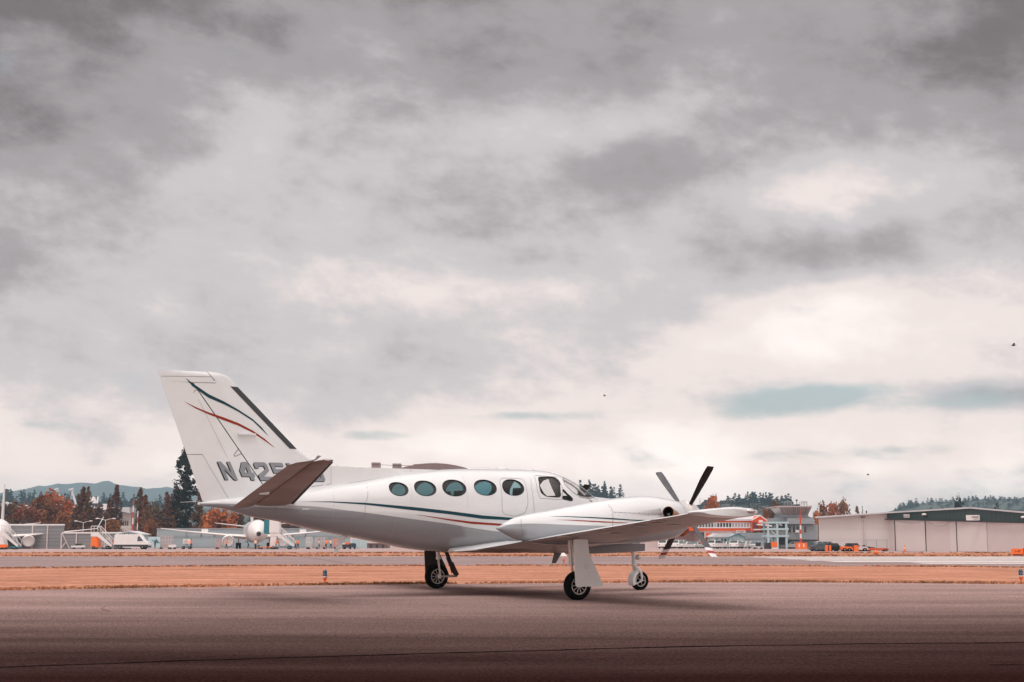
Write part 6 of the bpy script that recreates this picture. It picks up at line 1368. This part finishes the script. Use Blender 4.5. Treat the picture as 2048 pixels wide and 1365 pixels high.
for i, (px, py, Y, R_, m, sh_, seed, ld, lab) in enumerate([
    (12, 1012, 330, 34, t_brown, 'round', 3, .12, 'brown bushy tree at the left edge behind the airliner fin'), (50, 1018, 325, 34, t_rust, 'round', 4, .1, 'rust-brown tree right of the white airliner fin'),
    (82, 1004, 335, 40, t_rust, 'round', 5, .1, 'broad dull orange maple left of the grandstand'), (108, 997, 345, 44, t_orange, 'round', 6, .12, 'bright orange maple under the grandstand roof'), (124, 1030, 318, 26, t_rust, 'round', 7, .1, 'low rust tree at the end of the tall blast wall'),
    (163, 972, 330, 17, t_pop, 'poplar', 8, .05, 'twin-topped dark poplar in front of the grandstand'), (172, 974, 328, 15, t_pop, 'poplar', 9, .05, 'right half of the twin-topped poplar pair'), (154, 990, 332, 14, t_pop, 'poplar', 10, .05, 'short dark poplar at the left of the pair'),
    (160, 1036, 315, 26, t_brown, 'round', 11, .08, 'low brown tree behind the left lamp post'), (195, 1020, 322, 24, t_brown, 'round', 12, .08, 'brown tree between the two lamp posts'),
    (229, 972, 330, 17, t_pop, 'poplar', 13, .05, 'tall slim poplar left of the white columned building'), (215, 1000, 331, 13, t_pop, 'poplar', 14, .05, 'shorter poplar leaning on the tall slim one'), (222, 1045, 312, 22, t_rust, 'round', 15, .08, 'low orange-brown bush tree behind the braced wall'),
    (277, 977, 336, 19, t_pop, 'poplar', 16, .05, 'tall poplar behind the striped masts'), (288, 992, 330, 18, t_rust, 'poplar', 17, .05, 'rusty poplar right of the striped masts'), (305, 1012, 326, 20, t_brown, 'round', 18, .08, 'brown spreading tree left of the tall dark poplar'),
    (298, 1042, 312, 17, t_rust, 'round', 19, .08, 'small round rust tree above the display board'),
    (331, 985, 328, 18, t_pop, 'poplar', 20, .05, 'broad dark poplar left of the tall sparse conifer'), (350, 968, 336, 20, t_pop, 'poplar', 21, .05, 'dark brown tree at the foot of the sparse conifer'),
    (396, 985, 330, 18, t_pop, 'poplar', 22, .05, 'dark poplar beside the aeroplane rudder'), (437, 1023, 322, 38, t_orange, 'round', 23, .08, 'round orange tree below the tailplane'), (415, 1020, 326, 22, t_rust, 'round', 24, .08, 'rusty tree left of the round orange one'),
    (478, 1022, 332, 24, t_brown, 'round', 25, .08, 'dark brown tree behind the airliner tail'), (520, 1028, 340, 34, t_brown, 'round', 26, .08, 'brown tree above the front-facing airliner'), (575, 1045, 340, 34, t_brown, 'round', 27, .05, 'brown tree hidden behind the boarding stairs canopy'),
    (1427, 1000, 400, 24, t_orange, 'round', 28, .1, 'round orange tree above the spinner and wing'), (1552, 1014, 350, 24, t_brown, 'round', 29, .1, 'brown spreading tree left of the control tower'), (1532, 1030, 345, 16, t_rust, 'round', 30, .1, 'low reddish tree behind the gable end'),
    (1648, 1018, 420, 24, t_rust, 'round', 31, .1, 'orange-brown tree right of the control tower'), (1668, 1014, 430, 20, t_orange, 'round', 32, .1, 'orange tree behind the hangar roof'), (1690, 1012, 430, 20, t_rust, 'round', 33, .1, 'taller rust tree behind the hangar roof'), (1716, 1014, 430, 10, t_rust, 'poplar', 34, .1, 'narrow rust tree behind the hangar roof'), (1727, 1012, 432, 6, t_con, 'conifer', 35, .05, 'small dark conifer behind the hangar roof'),
    (1632, 1028, 400, 18, t_orange, 'round', 36, .1, 'orange bush between the tower and the hangar')]):
    if sh_ == 'poplar': R_ *= 1.3
    tree('poplar_tree' if sh_ == 'poplar' else 'conifer_tree' if sh_ == 'conifer' else 'autumn_tree', lab, 'tree', px, py, Y, R_, m, sh_, 2600 if sh_ == 'round' else 3000, .075 if sh_ == 'round' else .085, seed, 0, ld, 'autumn trees behind the apron', 34 if sh_ == 'round' else 110)
tree('sparse_conifer', 'tall sparse dark conifer rising behind the rudder trailing edge', 'tree', 368, 896, 334, 33, t_con, 'sparse', 6000, .075, 41, 0, .05, None, 100)
tree('dark_conifer', 'dark conifer top peeping over the green hangar gable', 'tree', 1921, 1004, 420, 13, t_con, 'round', 900, .09, 42, 0, .1); tree('dark_conifer', 'small dark treetop over the right slope of the hangar roof', 'tree', 1996, 1015, 420, 9, t_con, 'round', 600, .1, 43, 0, .1)

# hills far behind, with woods along their crests
m_hill = mat('hill_forest_floor', (.05, .065, .055), .95, var=.4, vscale=.02, fine=.4, fscale=.15)
m_mtn = mat('mountain_forest', (.045, .07, .065), .95, var=.4, vscale=.004, fine=.3, fscale=.03)
def ridge(name, pts, Y, front, back, m, rough=0.0):
    g = MB(); prof = []
    for (a, b), (c_, d) in zip(pts, pts[1:]):
        K = max(2, int((c_ - a) / 12)); prof += [(a + (c_ - a)*k/K, b + (d - b)*k/K) for k in range(K)]
    prof.append(pts[-1]); rings = []
    for px, py in prof:
        x, z = ax(px, Y), max(.3, ht(py, Y, px)); z += noise.noise(Vector((px*.05, Y*.01, 0))) * rough
        rings.append([(x * (Y-front)/Y, Y - front, -.5), (x * (Y-front*.6)/Y, Y - front*.6, z*.35), (x * (Y-front*.25)/Y, Y - front*.25, z*.8), (x, Y, z), (x * 1.02, Y + back*.5, z*.8), (x*1.03, Y + back, -.5)])
    g.loft(rings, True, True, closed=True); return tag(g.build(name, m, smooth=80), kind='structure')
ridge('mountains', [(-300, 1000), (-60, 996), (20, 983), (60, 975), (110, 968.5), (150, 966.5), (185, 967), (200, 963), (212, 962.5), (225, 967), (245, 972), (290, 977), (330, 975), (400, 985), (520, 1000), (700, 1040)], 3600, 1500, 600, m_mtn, 4)
ridge('hills', [(-300, 1004), (0, 1004), (60, 1006), (130, 1008), (200, 1011), (260, 1012), (330, 1014), (420, 1020), (560, 1040), (800, 1045), (1060, 1045), (1110, 1070)], 1150, 420, 300, m_hill, 2)
ridge('hills', [(1050, 1060), (1150, 995), (1245, 999), (1270, 1008), (1330, 1014), (1400, 1010), (1470, 1004), (1530, 1004), (1590, 1015), (1630, 1040)], 1000, 350, 260, m_hill, 1.5)
ridge('hills', [(1690, 1070), (1760, 1035), (1800, 1020), (1840, 1008), (1900, 1004), (1960, 1001), (2048, 997), (2400, 985)], 1500, 520, 400, m_hill, 2)
r = random.Random(11)
MASS = MB(); SINGLE = {'conifer_tree': 0, 'broadleaf_tree': 0}
def wood(pts, Y, n, hpx, rpx, mats_, lab, label_group, shapes, jit=0, spread=60, singles=.4):
    for i in range(n):
        u = r.random() * (len(pts) - 1); k = int(u); f = u - k; px = pts[k][0] + (pts[k+1][0] - pts[k][0])*f; py = pts[k][1] + (pts[k+1][1] - pts[k][1])*f
        j = r.random() ** 1.6; Yt = Y - j * spread; h_ = hpx * r.uniform(.55, 1.35) * (1 - .15*j); zb = ht(py, Y, px) * (1 - j * spread / (4.2 * spread + 1)) * .94 - jit*j
        si, m = r.choice(shapes), r.choice(mats_); seed = r.randint(50, 53); rr = rpx * r.uniform(.7, 1.4) * (1.0 if si == 'conifer' else 1.5)
        nm = 'conifer_tree' if si == 'conifer' else 'broadleaf_tree'; s2 = rr * Yt / FPX; hz2 = h_ * Yt / FPX * (1 if si == 'conifer' else .7); rot = r.uniform(0, 6.28)
        if j < .25 and r.random() < singles * 2 and SINGLE[nm] < 280:
            o = bpy.data.objects.new(nm, crown(si, 600, .20, seed, m, 60)); col.objects.link(o); o.location = (ax(px, Yt), Yt, zb); o.scale = (s2, s2, hz2); o.rotation_euler = (0, 0, rot); SINGLE[nm] += 1
            tag(o, lab if si == 'conifer' else lab.replace('conifer', 'rounded tree').replace('dark', 'greyish'), 'tree', label_group)
        else:
            me = crown(si, 600, .20, seed, m, 60); X0 = ax(px, Yt); c0, s0 = math.cos(rot), math.sin(rot); b_ = len(MASS.v)
            MASS.v += [(X0 + s2*(v.co.x*c0 - v.co.y*s0), Yt + s2*(v.co.x*s0 + v.co.y*c0), zb + hz2*v.co.z) for v in me.vertices[:1600]]
            kk = {'far_conifer_needles': 0, 'bare_twigs': 1, 'mixed_wood': 2}[m.name]
            for q in range(400): MASS.f.append((b_+4*q, b_+4*q+1, b_+4*q+2, b_+4*q+3)); MASS.mi.append(kk)
wood([(-10, 1004), (60, 1006), (130, 1008), (200, 1012), (260, 1013), (350, 1016)], 1150, 200, 26, 9, [t_fcon], 'dark conifer in the wood on the left hillside', 'trees on the left hillside', ['conifer'], 6, 160)
wood([(-10, 1012), (60, 1014), (150, 1018), (260, 1020), (350, 1024)], 1060, 110, 17, 9, [t_fcon, t_grey, t_wood], 'dark conifer lower on the left hillside', 'trees low on the left hillside', ['round', 'conifer'], 4, 120)
wood([(1158, 997), (1242, 1001)], 1000, 80, 33, 9, [t_fcon], 'dark conifer in the clump above the nose', 'conifer clump above the nose', ['conifer'], 4, 40)
wood([(1165, 1004), (1300, 1008)], 950, 12, 9, 5, [t_grey, t_wood], 'dark conifer below the clump above the nose', 'low trees above the nose', ['round'], 2, 20)
wood([(1392, 1014), (1470, 1008)], 1000, 90, 17, 9, [t_grey, t_wood, t_fcon], 'dark conifer on the hill right of the propeller', 'mixed trees on the hill right of the propeller', ['round', 'round', 'conifer'], 5, 120)
wood([(1465, 1006), (1530, 1006), (1585, 1014)], 1000, 130, 24, 9, [t_fcon], 'dark conifer on the hill left of the control tower', 'conifers on the hill left of the control tower', ['conifer'], 5, 120)
wood([(1420, 1020), (1560, 1020)], 900, 40, 14, 8, [t_grey, t_wood], 'dark conifer low on the hill right of the propeller', 'trees low on the hill right of the propeller', ['round'], 5, 60)
wood([(1790, 1024), (1830, 1010), (1900, 1006), (1960, 1003), (2060, 998)], 1500, 240, 13, 8, [t_fcon], 'dark conifer on the crest behind the hangar', 'conifers on the hill behind the hangar', ['conifer'], 5, 200)
wood([(1880, 1014), (1960, 1012), (2060, 1008)], 1400, 110, 10, 6, [t_fcon, t_wood], 'dark conifer lower on the hill behind the hangar', 'trees low on the hill behind the hangar', ['round', 'conifer'], 5, 160)
tag(MASS.build('forest', [t_fcon, t_grey, t_wood], fix=False), kind='stuff')
for i in range(10):   # pale houses among the trees of the left hill
    px, py = r.choice(((28, 1008), (40, 1012), (52, 1010), (78, 1006), (118, 1013), (64, 1016), (32, 1016), (90, 1012), (20, 1000), (138, 1016))) if False else [(28, 1008), (40, 1012), (52, 1010), (78, 1007), (118, 1013), (64, 1016), (34, 1017), (90, 1012), (14, 1004), (138, 1016)][i]
    Y = 930; p = at(px, py, Y); e = empty('house', (p.x, Y, p.z - 3), r.uniform(-.4, .4), 'small pale house among the trees on the left hillside', 'house', 'houses on the left hillside'); w_ = r.uniform(1.6, 3.0)
    MB().box(-w_, w_, -3, 3, 0, 1.6).build('wall', b_wht if i % 2 else b_beige, e); MB().prism([(-w_ - .3, 1.6), (0, 2.9), (w_ + .3, 1.6)], -3.3, 3.3).build('roof', b_roof if i % 3 else b_beige, e)
tag(MB().bar(at(1400, 1008, 900), at(1400, 996, 900), .35, .15, 6).build('lattice_mast', b_beige), 'thin distant mast on the skyline right of the spinner', 'mast')

# ------------------------------------------------------------------ haze
hz = MB().box(-3300, 3300, -40, 4500, -2.0, 182).build('haze', None) if False else None
mh = bpy.data.materials.new('haze'); mh.use_nodes = True; t = mh.node_tree; t.nodes.clear()
pv = t.nodes.new('ShaderNodeVolumePrincipled'); oo = t.nodes.new('ShaderNodeOutputMaterial'); t.links.new(pv.outputs[0], oo.inputs['Volume'])
pv.inputs['Color'].default_value = (.56, .80, .95, 1); pv.inputs['Density'].default_value = .00024; pv.inputs['Anisotropy'].default_value = .0
hz = MB().box(-4400, 4400, -60, 4600, -2.0, 190).build('haze', mh); tag(hz, kind='stuff')
